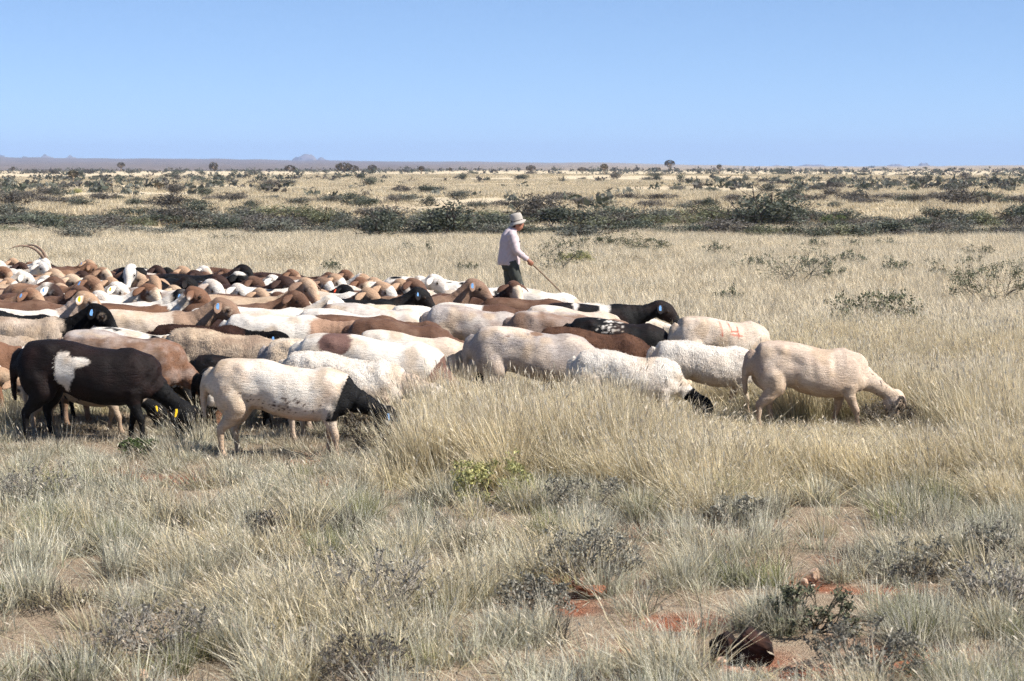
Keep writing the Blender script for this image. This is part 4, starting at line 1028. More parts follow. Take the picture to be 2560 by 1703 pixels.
_bush = {}
def far_bush(kind, i):
    """unit bush (1 m wide, 1 m tall) for the scrub beyond the grass"""
    key = (kind, i)
    if key not in _bush:
        r = np.random.default_rng(sum(map(ord, kind)) * 7 + i)
        V, f, c = leaves(r, bush_lobes(r, 9), 2600, .0155, KIND[kind], 2.0, .30)
        mb = MB(); mb.v.append(V); mb.c.append(c); mb.f = f.tolist(); mb.n = len(V)
        t, e = twigs(r, .8, .85, 5, 2, .018, .45, (.085, .07, .06), seg=3)
        mb.add(np.concatenate(t.v), t.f, np.concatenate(t.c))
        _bush[key] = mb.mesh('shrub', LEAF, False)
    return _bush[key]

def put_bush(px, py, w, h, kind, label, group, i=None, name='shrub'):
    p = at(px, py); k = kpx(p)
    o = bpy.data.objects.new(name, far_bush(kind, random.randrange(4) if i is None else i)); link(o)
    o.location = (p.x, p.y, p.z - .03); o.rotation_euler = (0, 0, random.random() * 6.28)
    s = w / k * 1.15; o.scale = (s * random.uniform(.9, 1.1), s * random.uniform(.8, 1.1), h / k * 1.2)
    return tag(o, label, 'shrub', group)

def shrub(px, py, w, h, style, label, group=None, seed=0):
    """a nearer shrub: stems and foliage as parts"""
    p = at(px, py); k = kpx(p); w, h = w / k, h / k
    r = np.random.default_rng(500 + seed)
    o = bpy.data.objects.new('shrub', None); link(o); o.location = (p.x, p.y, p.z - .01); o.empty_display_size = .1
    tag(o, label, 'shrub', group)
    col = {'rhigo': (.12, .115, .09), 'dead': (.27, .24, .205), 'darkdead': (.15, .125, .10), 'leafy': (.09, .075, .055), 'yellow': (.24, .22, .09), 'green': (.10, .09, .06), 'silver': (.24, .215, .175), 'dry': (.30, .25, .18)}[style]
    if style == 'rhigo':
        t, e = twigs(r, w * .85, h * 1.1, 7, 3, .0095, .66, col, .5, 3, .74)
        t.obj('stems', TWIG, o)
        L = [(x, y, z, .035, .035, .035) for x, y, z in e[::1]]
        V, f, c = leaves(r, L, len(L) * 7, .0085, [(.13, .145, .085), (.10, .115, .07), (.17, .18, .115), (.08, .09, .06)], 2.2, .1)
    elif style in ('dead', 'darkdead', 'dry'):
        t, e = twigs(r, w, h, 16, 3, .0065 if style != 'dry' else .004, .5, col, .35, 3, .74)
        t.obj('stems', TWIG, o)
        L = [(x, y, z, .03, .03, .03) for x, y, z in e]
        V, f, c = leaves(r, L, len(L) * 2, .005, [(.27, .25, .21), (.2, .185, .155)] if style == 'dead' else BRWN if style == 'darkdead' else [(.33, .28, .18)], 2.6, .1)
    else:
        t, e = twigs(r, w, h, 10, 3, .007, .5, col, .4, 3, .72)
        t.obj('stems', TWIG, o)
        L = [(x, y, z, w * .10, w * .10, h * .10) for x, y, z in e]
        V, f, c = leaves(r, L, 2300 if style != 'yellow' else 4200, (.0048 if style != 'yellow' else .0055) * max(1, w / .45), {'leafy': OLIV + [(.10, .11, .07), (.16, .16, .11)], 'yellow': YELL, 'green': GRN, 'silver': [(.25, .235, .19), (.20, .19, .15), (.30, .28, .23), (.15, .145, .115)]}[style], 2.0, .1)
    link(bpy.data.objects.new('foliage', mesh_np('foliage', V, f, LEAF, c, False)), o)
    return o

# ------------------------------------------------------------------ quiver trees
def quiver_meshes(seed, trunk):
    r = np.random.default_rng(seed)
    mb = MB(); ends = []
    th = trunk
    bark = np.array((.33, .235, .15))
    mb.tube([(0, 0, -.1), (.01, 0, th * .3), (.02, .01, th * .7), (.02, .02, th)], [.14, .11, .085, .075], 8, bark)
    def grow(p, d, l, ra, k):
        q = p + d * l
        mb.tube([p, (p + q) / 2, q], [ra, ra * .9, ra * .8], 5, bark * (.8 + .3 * r.random()))
        if k == 0: ends.append(q); return
        for s in (-1, 1):
            e = d + r.normal(size=3) * .45 + np.array([0, 0, .12]); e /= np.linalg.norm(e); grow(q, e, l * .8, ra * .75, k - 1)
    for i in range(5):
        a = i * 1.256 + r.random(); grow(np.array([.02, .02, th]), np.array([math.cos(a) * .75, math.sin(a) * .75, .65]), .26, .05, 3)
    t = mb.mesh('trunk', TWIG)
    # rosettes of stiff pointed leaves at the branch ends, a tight dome
    V, f, c = [], [], []
    n = 0
    cx = np.array([0, 0, th + .42])
    for e in list(ends) + [cx + (lambda d: d / np.linalg.norm(d) * np.array([.72, .72, .55]))(r.normal(size=3) + np.array([0, 0, .25])) for _ in range(150)]:
        for j in range(9):
            d = r.normal(size=3) * .7 + (e - cx) * 1.1 + np.array([0, 0, .2]); d /= np.linalg.norm(d)
            s = np.cross(d, r.normal(size=3)); s /= np.linalg.norm(s)
            V += [e - s * .035, e + s * .035, e + d * .19 * (.7 + .5 * r.random())]
            f.append([n, n + 1, n + 2]); n += 3
            q = np.array([(.105, .085, .040), (.080, .075, .038), (.135, .095, .045)][r.integers(3)]) * (.75 + .5 * r.random())
            c += [q, q, q]
    return t, mesh_np('crown', np.array(V), np.array(f), LEAF, np.array(c), False)
_quiver = [quiver_meshes(3, .95), quiver_meshes(4, .35), quiver_meshes(5, 1.4)]

def quiver(px, py, w, top, v, label):
    """px, base y, crown width in px, y of the top"""
    p = at(px, py); k = kpx(p)
    o = bpy.data.objects.new('quiver_tree', None); link(o); o.location = p; tag(o, label, 'tree', 'quiver trees far out on the plain')
    t, c = _quiver[v]; hh = [1.93, 1.33, 2.38][v]
    o.scale = (w / k / 1.4, w / k / 1.4, (py - top) / k / hh * 1.15); o.rotation_euler = (0, 0, random.random() * 6)
    link(bpy.data.objects.new('trunk', t), o); link(bpy.data.objects.new('crown', c), o)
# ------------------------------------------------------------------ scrub beyond the grass (photo x, base y, width px, height px, kind)
BIG = [
 (1905, 578, 165, 95, 'dark', 'largest dark bush in the scrub belt, right of the middle'),
 (2000, 565, 70, 48, 'dark', 'dark bush leaning against the largest bush\'s right side'),
 (2085, 568, 60, 34, 'green', 'fresh green bush right of the largest bush'),
 (955, 604, 95, 84, 'dark', 'dark rounded bush left of the herder'),
 (1120, 596, 160, 88, 'dark', 'broad dark bush just left of the herder'),
 (1335, 560, 115, 72, 'brown', 'dark brownish bush right behind the herder\'s hat'),
 (1450, 604, 150, 58, 'grey', 'grey green bush right of the herder\'s shoulder'),
 (1545, 560, 66, 26, 'yellow', 'bright yellow green bush in the belt right of the herder'),
 (1625, 572, 130, 40, 'olive', 'olive bush left of the largest dark bush'),
 (38, 517, 84, 42, 'brown', 'dark brown bush at the far left edge'),
 (2395, 514, 118, 50, 'brown', 'wide bare brown bush near the right edge'),
 (2545, 556, 90, 48, 'dark', 'dark green bush cut by the right edge'),
 (885, 514, 64, 36, 'dark', 'dark bush standing above the belt, middle left'),
 (590, 560, 80, 30, 'yellow', 'yellowish bush in the belt, left'),
 (705, 556, 70, 24, 'yellow', 'second yellowish bush in the belt, left'),
 (195, 602, 95, 34, 'grey', 'grey bush standing in front of the belt, far left'),
 (1975, 490, 50, 20, 'dark', 'flat topped dark bush above the largest bush'),
 (2130, 503, 95, 28, 'brown', 'long low brown bush, right middle distance'),
 (195, 479, 24, 13, 'yellow', 'small yellow green bush under the left quiver tree'),
 (430, 524, 80, 42, 'brown', 'reddish brown bush over the belt, left'),
]
for x, y, w, h, k, lab in BIG: put_bush(x, y, w, h, k, lab, 'single bushes in the scrub belt')
r = np.random.default_rng(5); random.seed(5)
SAY = dict(dark='dark green', grey='grey', olive='olive green', brown='brownish')
WH = lambda x: ('at the far left' if x < 350 else 'above the left of the flock' if x < 750 else 'above the middle of the flock' if x < 1130 else 'behind the herder' if x < 1420 else 'right of the herder' if x < 1750 else 'around the largest bush' if x < 2100 else 'on the right' if x < 2350 else 'at the far right')
kinds = ['dark', 'grey', 'olive', 'grey', 'dark', 'brown']
n_b = 0
for row, (y0, step, hh) in enumerate(((592, 60, 44), (572, 58, 48), (553, 70, 38))):
    x = -60
    while x < 2630:
        x += step * r.uniform(.6, 1.3)
        y = y0 + r.uniform(-6, 6) + (8 if x > 1900 else 0) - (4 if x < 800 else 0)
        if row == 2 and (700 < x < 860 or r.random() < .12): continue
        kd = kinds[r.integers(6)]
        put_bush(x, y, r.uniform(75, 140), hh * r.uniform(.6, 1.15), kd, SAY[kd] + ' bush in the ' + ('front', 'middle', 'rear')[row] + ' of the scrub belt, ' + WH(x), 'bushes of the scrub belt')
for x0, x1, st in ((-20, 320, 34), (320, 1000, 52), (1000, 1600, 60), (1600, 2600, 42)):
    x = x0
    while x < x1:
        x += st * r.uniform(.6, 1.4)
        kd = ['brown', 'grey', 'dark', 'brown'][r.integers(4)]; y = r.uniform(496, 520)
        put_bush(x, y, r.uniform(40, 85), r.uniform(16, 30), kd, 'low ' + SAY[kd] + ' bush ' + ('low' if y > 508 else 'high') + ' in the second scrub line, ' + WH(x), 'bushes of the second scrub line')
for i in range(96):
    y = 424 + 68 * r.random() ** 1.7; x = r.uniform(-60, 2620)
    if x < 900 and y < 432: y += 8
    s = (y - 414) / 60
    kd = ['brown', 'grey', 'dark', 'dark'][r.integers(4)]
    put_bush(x, y, (9 + 34 * s) * r.uniform(.6, 1.35), (5 + 17 * s) * r.uniform(.6, 1.3), kd, 'small ' + SAY[kd] + ' bush ' + ('near the skyline' if y < 440 else 'midway up the far plain' if y < 460 else 'low on the far plain') + ', ' + WH(x), 'bushes scattered on the far plain')

for x, y, w, top, v, lab in (
  (303, 430, 17, 411, 0, 'quiver tree with small round crown on the left skyline'), (183, 460, 23, 431, 2, 'brown quiver tree standing below the skyline, far left'),
  (398, 476, 22, 456, 0, 'quiver tree low on the plain, third from left'), (33, 434, 9, 420, 2, 'tiny thin quiver tree at the far left'),
  (534, 430, 20, 411, 1, 'round quiver tree crown left of the rocky knoll'), (725, 431, 24, 417, 1, 'low round quiver tree crown under the knoll'),
  (860, 433, 36, 413, 1, 'widest quiver tree crown right of the knoll'), (884, 433, 22, 419, 1, 'smaller crown touching the widest quiver tree'),
  (931, 433, 20, 418, 1, 'round quiver tree crown, second right of the knoll'), (1054, 438, 13, 420, 0, 'slim quiver tree left of the herder, on the skyline'),
  (1125, 436, 7, 421, 2, 'very thin quiver tree left above the herder'), (1327, 432, 21, 419, 1, 'round crown just right above the herder'),
  (1455, 431, 21, 421, 1, 'flat crown on the skyline right of the herder'), (1510, 438, 17, 415, 0, 'quiver tree with pale trunk right of the herder'),
  (1674, 430, 23, 407, 0, 'tallest quiver tree on the skyline, right of the middle'), (1798, 437, 11, 415, 2, 'thin quiver tree right of the tallest one'),
  (1643, 431, 16, 421, 1, 'small crown beside the tallest quiver tree')):
    quiver(x, y, w, top, v, lab)

def far_scrub():
    """the dotted mass of small scrub out to three kilometres, too many to count"""
    rr = np.random.default_rng(77); V, Fq, C = [], [], []
    for i in range(4600):
        y = 105 * (1060 / 105) ** (rr.random() ** .75); x = rr.uniform(-.32, .32) * y
        q = vnoise(np.array([[x * .02, y * .008, 0]]), 91)[0]
        if rr.random() > np.clip((q - .3) * 3.2, .05, 1): continue
        w = rr.uniform(.5, 1.5) * (1 if y < 600 else 1.7); h = w * rr.uniform(.4, .75); z = g1(x, y); n = 26 if y < 500 else 14
        p = rr.normal(size=(n, 3)) * np.array([w * .30, w * .30, h * .30]) + (x, y, z + h * .42)
        a = rr.normal(size=(n, 3)) * w * .12; b = rr.normal(size=(n, 3)) * w * .10
        V.append(np.stack([p - a, p + b, p + a, p - b], 1).reshape(-1, 3)); C.append(np.tile(np.array(DARK + BRWN + GREY)[rr.integers(11)] * .95, (4 * n, 1)))
    V = np.concatenate(V); Fq = np.arange(len(V)).reshape(-1, 4)
    tag(link(bpy.data.objects.new('far_scrub', mesh_np('far_scrub', V, Fq, LEAF, np.concatenate(C), False))), kind='stuff')
far_scrub()

# ------------------------------------------------------------------ shrubs standing in the grass
SH = [
 (1392, 690, 78, 74, 'rhigo', 'stiff forked shrub right of the herder\'s stick'), (1440, 672, 60, 40, 'yellow', 'yellow green shrub behind the forked shrub by the herder'),
 (1428, 638, 90, 42, 'rhigo', 'forked shrub farther behind the herder\'s stick'), (1537, 626, 90, 34, 'leafy', 'low leafy shrub at the belt\'s foot right of the herder'),
 (1618, 634, 90, 30, 'leafy', 'second low leafy shrub right of the herder'), (1676, 662, 80, 38, 'dry', 'dry brownish shrub in the pale grass'),
 (1792, 646, 70, 34, 'rhigo', 'forked shrub in the pale grass below the largest bush'), (1878, 684, 80, 42, 'rhigo', 'forked shrub left of the widest one'),
 (1998, 718, 150, 85, 'rhigo', 'widest forked shrub in the middle of the pale grass'), (2050, 692, 60, 46, 'rhigo', 'forked shrub touching the widest one\'s right side'),
 (2088, 708, 56, 34, 'rhigo', 'small forked shrub right of the widest one'), (2130, 676, 60, 36, 'rhigo', 'forked shrub farther right of the widest one'),
 (2231, 702, 68, 42, 'rhigo', 'single forked shrub midway to the right edge'), (2044, 626, 44, 28, 'rhigo', 'small forked shrub high in the pale grass'),
 (2136, 628, 60, 24, 'rhigo', 'small low shrub near the belt, right'), (2210, 622, 60, 22, 'rhigo', 'small low shrub near the belt, farther right'),
 (2350, 706, 56, 36, 'rhigo', 'forked shrub left of the one near the right edge'), (2446, 650, 80, 36, 'rhigo', 'shrub near the right edge, high in the grass'),
 (2422, 674, 60, 30, 'rhigo', 'shrub below the high right one'), (2332, 678, 56, 26, 'rhigo', 'thin shrub between right shrubs'),
 (2474, 765, 130, 105, 'leafy', 'large leafy shrub near the right edge'), (1570, 672, 50, 44, 'dry', 'bare dry twigs right of the herder'),
 (2522, 690, 60, 30, 'rhigo', 'forked shrub cut near the right edge'), (2200, 862, 200, 125, 'leafy', 'big dark leafy shrub behind the rightmost sheep'),
 (2060, 850, 90, 45, 'darkdead', 'low dark shrub left of the big leafy one'), (2445, 995, 120, 60, 'darkdead', 'dark dead shrub right of the rightmost sheep'),
 (1820, 765, 60, 36, 'rhigo', 'small shrub behind the red-marked sheep'), (612, 625, 40, 40, 'dry', 'thin tall shrub left behind the flock'),
 (690, 672, 80, 42, 'dry', 'dry grey bush behind the flock, left middle'), (735, 668, 60, 46, 'dry', 'second dry grey bush behind the flock'),
 (975, 637, 44, 15, 'yellow', 'low yellow green tuft of shrub behind the flock'), (1046, 643, 84, 30, 'rhigo', 'dark low shrub left of the herder'),
 (560, 612, 60, 26, 'rhigo', 'small shrub at the belt\'s foot, left'), (75, 630, 34, 18, 'rhigo', 'small shrub above the horned goat'),
 (160, 662, 60, 30, 'dry', 'dry twigs behind the horned goat'), (830, 690, 34, 34, 'rhigo', 'small green shrub behind the back row'),
 (1165, 690, 40, 36, 'rhigo', 'small shrub left of the herder\'s legs'),
 # foreground
 (110, 1262, 170, 75, 'dead', 'grey dead shrub on bare soil at lower left'), (945, 1135, 150, 110, 'darkdead', 'brown twiggy shrub in front of the grazing black head'),
 (1225, 1250, 170, 85, 'yellow', 'yellow green shrub in the front grass, middle'), (1462, 1465, 180, 140, 'silver', 'dark grey shrub over a red soil hollow'),
 (930, 1545, 290, 140, 'dead', 'wide grey dead shrub in the foreground, middle'), (395, 1640, 210, 130, 'dead', 'grey dead shrub at the bottom left'),
 (900, 1712, 170, 110, 'darkdead', 'dark dead shrub at the bottom edge'), (2030, 1580, 160, 100, 'leafy', 'dark green shrub beside the dark rock'),
 (2520, 1405, 170, 95, 'silver', 'dark tussocky shrub at the right edge'), (2500, 1530, 160, 120, 'dead', 'grey shrub at the lower right edge'),
 (345, 1140, 60, 46, 'green', 'small green herb below the blackish sheep\'s head'), (1470, 1285, 150, 80, 'silver', 'grey shrub under the tall grass, middle'),
 (2225, 1080, 110, 80, 'darkdead', 'dark twigs under the rightmost sheep\'s head'), (2290, 1450, 150, 80, 'silver', 'grey green dwarf shrub, lower right'),
 (1840, 1310, 120, 60, 'silver', 'grey dwarf shrub right of the red soil patch'), (1330, 1535, 130, 80, 'silver', 'round grey tussock shrub left of the hollow'),
 (2190, 1680, 220, 110, 'silver', 'grey dwarf shrub at the bottom right'), (660, 1345, 60, 60, 'darkdead', 'small dark twigs in the foreground grass'),
]
for i, (x, y, w, h, st, lab) in enumerate(SH): shrub(x, y, w, h, st, lab, 'shrubs standing in the grass', i)

# ------------------------------------------------------------------ stones
ROCK = plain('dark_varnished_rock', (.045, .028, .022), .85, .08, .5, 9, .9, True)
def stone(px, py, w, hgt, cols, label, seed):
    p = at(px, py); k = kpx(p); s = w / k / 2
    r = np.random.default_rng(seed)
    mb = MB().ball((0, 0, 0), 1.0, 18, 12); v = np.concatenate(mb.v)
    cut = r.normal(size=(10, 3)); cut /= np.linalg.norm(cut, axis=1)[:, None]
    for c in cut:                                   # chip flat faces
        d = v @ c; lim = r.uniform(.6, .85); v = v - np.outer(np.maximum(d - lim, 0), c)
    v *= (1 + (fbm(v * 2.5 + seed, seed, 4) - .5) * .3)[:, None]
    c = np.array(cols[0])[None] * (.7 + .6 * fbm(v * 3, seed + 1, 3))[:, None]
    q = np.clip((fbm(v * 2 + 9, seed + 2, 2) - .55) * 8, 0, 1)[:, None]; c = c * (1 - q) + np.array(cols[1]) * q
    v = v * np.array([s, s * .8, hgt / k * .62])
    o = link(bpy.data.objects.new('stone', mesh_np('stone', v, mb.f, ROCK, c, False)))
    o.location = (p.x, p.y, p.z + hgt / k * .32); o.rotation_euler = (0, 0, r.random() * 6)
    tag(o, label, 'stone', 'stones on the red soil')
DKR = ((.020, .0145, .0135), (.050, .024, .017)); PAL = ((.52, .36, .26), (.40, .22, .13)); RDR = ((.22, .09, .05), (.33, .16, .09))
for i, (x, y, w, h, c, lab) in enumerate((
  (1880, 1648, 150, 95, DKR, 'large dark rock on red soil at lower right'), (1815, 1640, 110, 70, DKR, 'smaller dark rock against the large one\'s left'), (2036, 1452, 36, 32, PAL, 'pale pinkish stone above the dark green shrub'),
  (2008, 1466, 26, 16, PAL, 'small flat pale stone left of the pinkish one'), (1812, 1418, 40, 18, RDR, 'flat red stone in the grass, lower right'), (1480, 1490, 90, 30, RDR, 'flat reddish stone at the edge of the soil hollow'),
  (2320, 1672, 26, 16, PAL, 'pale stone in the gravel at the lower right'), (2345, 1655, 22, 14, PAL, 'pale stone right of the gravel'), (2300, 1650, 20, 14, RDR, 'red pebble beside the gravel'),
  (1800, 1660, 34, 20, PAL, 'pale stone left below the dark rock'), (1735, 1585, 18, 11, PAL, 'white pebble left of the dark rock'), (1712, 1560, 12, 8, PAL, 'tiny white pebble on the red patch'), (2370, 1625, 60, 26, DKR, 'dark flat stone above the gravel'),
  (350, 1700, 60, 26, PAL, 'pale stone at the bottom edge, left'), (1560, 1640, 46, 20, RDR, 'reddish stone at the bottom, middle'), (1840, 1690, 44, 22, PAL, 'pale stone at the bottom edge under the dark rock'))):
    stone(x, y, w, h, c, lab, 60 + i)

def gravel():
    r = np.random.default_rng(9); mb = MB()
    for (c, a, e) in BARE_W:
        for _ in range(int(520 * a * e)):
            x, y = c.x + r.normal() * a * .6, c.y + r.normal() * e * .6; s = r.uniform(.004, .013)
            q = np.array([(.46, .32, .23), (.30, .14, .08), (.55, .47, .38), (.16, .08, .05)][r.integers(4)])
            v = np.array([(1, 0, 0), (-1, 0, 0), (0, 1, 0), (0, -1, 0), (0, 0, .7), (0, 0, -.7)]) * s * r.uniform(.6, 1.4, (6, 3)) + (x, y, g1(x, y) - .012)
            mb.add(v, [[0, 2, 4], [2, 1, 4], [1, 3, 4], [3, 0, 4], [2, 0, 5], [1, 2, 5], [3, 1, 5], [0, 3, 5]], q)
    tag(mb.obj('gravel', ROCK, None, False), kind='stuff')
gravel()
# ------------------------------------------------------------------ grass
def blades(r, n, rad, h, hv, lean, width, base, tip, wind=(-.10, 0), seeds=0, dome=0.0):
    """n bent blades rooted in a disc; colour runs from the green foot to the straw tip"""
    a = r.random(n) * 6.283; d = np.sqrt(r.random(n)) * rad
    p = np.stack([np.cos(a) * d, np.sin(a) * d, 0 * d], 1)
    L = h * (1 - hv + 2 * hv * r.random(n)) * (1 - dome * (d / rad) ** 2)
    az = a + r.normal(size=n) * .9; ln = np.abs(r.normal(size=n)) * lean * (.4 + d / rad)
    D = np.stack([np.cos(az) * np.sin(ln) + wind[0], np.sin(az) * np.sin(ln) + wind[1], np.cos(ln)], 1)
    D /= np.linalg.norm(D, axis=1)[:, None]
    sag = np.stack([D[:, 0], D[:, 1], -np.abs(D[:, 2]) * .35], 1) * (.15 + .35 * r.random(n))[:, None]
    f = r.random(n) * 3.14; sd = np.stack([np.cos(f), np.sin(f), 0 * f], 1)
    w = (width * (.6 + .8 * r.random(n)))[:, None]
    P = lambda t: p + D * (L * t)[:, None] + sag * (L * t * t)[:, None]
    p0, p1, p2 = P(0), P(.5), P(1.0)
    V = np.stack([p0 - sd * w * .5, p0 + sd * w * .5, p1 - sd * w * .42, p1 + sd * w * .42, p2], 1).reshape(-1, 3)
    i = np.arange(n)[:, None] * 5
    T = np.concatenate([i + [0, 1, 3], i + [0, 3, 2], i + [2, 3, 4]])
    base, tip = np.array(base), np.array(tip)
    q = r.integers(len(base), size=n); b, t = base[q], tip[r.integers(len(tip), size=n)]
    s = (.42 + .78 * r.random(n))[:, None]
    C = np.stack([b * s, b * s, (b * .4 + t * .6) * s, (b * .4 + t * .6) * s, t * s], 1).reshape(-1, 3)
    if seeds:
        k = r.choice(n, int(n * seeds), replace=False); m = len(k)
        u = p2[k] - p1[k]; u /= np.linalg.norm(u, axis=1)[:, None]; x = np.cross(u, r.normal(size=(m, 3))); x /= np.linalg.norm(x, axis=1)[:, None]
        e = p2[k]; sl = .030
        SV = np.stack([e - u * sl, e + x * width * 1.0, e + u * sl * .8, e - x * width * 1.0], 1).reshape(-1, 3)
        j = np.arange(m)[:, None] * 4 + len(V)
        T = np.concatenate([T, j + [0, 1, 2], j + [0, 2, 3]]); V = np.concatenate([V, SV])
        C = np.concatenate([C, np.repeat(np.array([(.56, .49, .38), (.48, .40, .30), (.62, .56, .45)])[r.integers(3, size=m)], 4, 0)])
    return V, T, C

ST_T = [(.74, .63, .44), (.80, .70, .52), (.66, .55, .37), (.74, .67, .53)]
ST_B = [(.42, .37, .19), (.50, .42, .25), (.34, .32, .15)]
GR_T = [(.74, .69, .56), (.68, .65, .54), (.80, .74, .60), (.62, .61, .49)]
GR_B = [(.44, .43, .28), (.50, .46, .34), (.37, .38, .24)]
TYPES = []
def kind(cnt, **kw):
    i0 = len(TYPES)
    for j in range(cnt): TYPES.append(blades(np.random.default_rng(700 + len(TYPES)), **kw))
    return list(range(i0, len(TYPES)))
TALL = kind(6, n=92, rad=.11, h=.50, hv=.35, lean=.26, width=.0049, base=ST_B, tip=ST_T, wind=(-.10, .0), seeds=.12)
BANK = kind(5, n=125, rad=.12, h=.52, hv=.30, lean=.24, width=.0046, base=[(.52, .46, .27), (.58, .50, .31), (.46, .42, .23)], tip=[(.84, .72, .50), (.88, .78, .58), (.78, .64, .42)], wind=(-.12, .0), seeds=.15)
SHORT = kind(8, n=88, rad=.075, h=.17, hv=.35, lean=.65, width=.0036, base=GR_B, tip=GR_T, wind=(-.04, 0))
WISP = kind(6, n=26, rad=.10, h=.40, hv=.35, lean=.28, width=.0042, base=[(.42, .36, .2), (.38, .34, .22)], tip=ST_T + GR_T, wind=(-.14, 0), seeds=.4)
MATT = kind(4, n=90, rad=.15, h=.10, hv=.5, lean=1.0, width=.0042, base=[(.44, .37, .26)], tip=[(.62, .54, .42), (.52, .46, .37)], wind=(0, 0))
SNAG_SHADE = kind(4, n=70, rad=.10, h=.13, hv=.5, lean=.7, width=.0042, base=[(.085, .07, .055), (.12, .10, .08)], tip=[(.17, .15, .12), (.11, .095, .075)], wind=(0, 0))  # dark dead twigs that also stand in for the shadows beneath tufts
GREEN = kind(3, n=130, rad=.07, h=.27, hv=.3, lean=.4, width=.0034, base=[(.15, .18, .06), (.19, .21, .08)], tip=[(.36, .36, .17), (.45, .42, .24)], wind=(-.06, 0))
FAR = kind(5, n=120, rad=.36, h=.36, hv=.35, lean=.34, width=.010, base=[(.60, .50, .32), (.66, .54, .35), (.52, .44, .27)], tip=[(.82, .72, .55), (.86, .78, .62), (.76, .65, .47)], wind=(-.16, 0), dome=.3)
FFAR = kind(4, n=110, rad=1.2, h=.34, hv=.4, lean=.35, width=.030, base=[(.52, .43, .27), (.46, .38, .24)], tip=ST_T, wind=(-.1, 0))

gcol = bpy.data.collections.new('grass_blades')
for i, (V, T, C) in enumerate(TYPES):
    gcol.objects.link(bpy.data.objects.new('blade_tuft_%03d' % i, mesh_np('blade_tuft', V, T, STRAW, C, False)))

def scatter(name, pts, rot, scl, idx):
    me = bpy.data.meshes.new(name); n = len(pts)
    me.vertices.add(n); me.vertices.foreach_set('co', np.asarray(pts, np.float32).ravel())
    for nm, ty, key, val in (('rot', 'FLOAT_VECTOR', 'vector', rot), ('scl', 'FLOAT_VECTOR', 'vector', scl)):
        a = me.attributes.new(nm, ty, 'POINT'); a.data.foreach_set(key, np.asarray(val, np.float32).ravel())
    a = me.attributes.new('idx', 'INT', 'POINT'); a.data.foreach_set('value', np.asarray(idx, np.int32))
    o = link(bpy.data.objects.new(name, me)); tag(o, kind='stuff')
    g = bpy.data.node_groups.new(name, 'GeometryNodeTree')
    g.interface.new_socket('Geometry', in_out='INPUT', socket_type='NodeSocketGeometry'); g.interface.new_socket('Geometry', in_out='OUTPUT', socket_type='NodeSocketGeometry')
    N = g.nodes.new; L = g.links.new
    gi, go = N('NodeGroupInput'), N('NodeGroupOutput'); ip = N('GeometryNodeInstanceOnPoints'); ci = N('GeometryNodeCollectionInfo')
    ci.inputs['Collection'].default_value = gcol; ci.inputs['Separate Children'].default_value = True; ci.inputs['Reset Children'].default_value = True
    def na(nm, ty):
        q = N('GeometryNodeInputNamedAttribute'); q.data_type = ty; q.inputs['Name'].default_value = nm; return q.outputs['Attribute']
    e = N('FunctionNodeEulerToRotation'); L(na('rot', 'FLOAT_VECTOR'), e.inputs[0])
    ip.inputs['Pick Instance'].default_value = True
    L(gi.outputs[0], ip.inputs['Points']); L(ci.outputs[0], ip.inputs['Instance']); L(na('idx', 'INT'), ip.inputs['Instance Index'])
    L(e.outputs[0], ip.inputs['Rotation']); L(na('scl', 'FLOAT_VECTOR'), ip.inputs['Scale']); L(ip.outputs[0], go.inputs[0])
    o.modifiers.new('scatter', 'NODES').node_group = g
    return o

def under_sheep(x, y, mx, my):
    k = np.zeros(len(x), bool)
    for fx, fy, yaw, s in FEET:
        ca, sa = math.cos(R(yaw)), math.sin(R(yaw))
        u = (x - fx) * ca + (y - fy) * sa; v = -(x - fx) * sa + (y - fy) * ca
        k |= (np.abs(u) < (.46 * s + mx)) & (np.abs(v) < .17 * s + my)
    return k

def field(seed, y0, y1, dens, margin):
    r = np.random.default_rng(seed)
    A = .514 * (y1 ** 2 - y0 ** 2) / 2 + margin * 2 * (y1 - y0); n = int(A * dens)
    w0, w1 = .514 * y0 + 2 * margin, .514 * y1 + 2 * margin
    u = r.random(n * 2); y = y0 + (y1 - y0) * u
    keep = r.random(n * 2) < (.514 * y + 2 * margin) / w1
    y = y[keep][:n]; x = (r.random(len(y)) - .5) * (.514 * y + 2 * margin)
    return r, x, y

def pick(r, mask, ids, idx): idx[mask] = np.array(ids)[r.integers(len(ids), size=int(mask.sum()))]

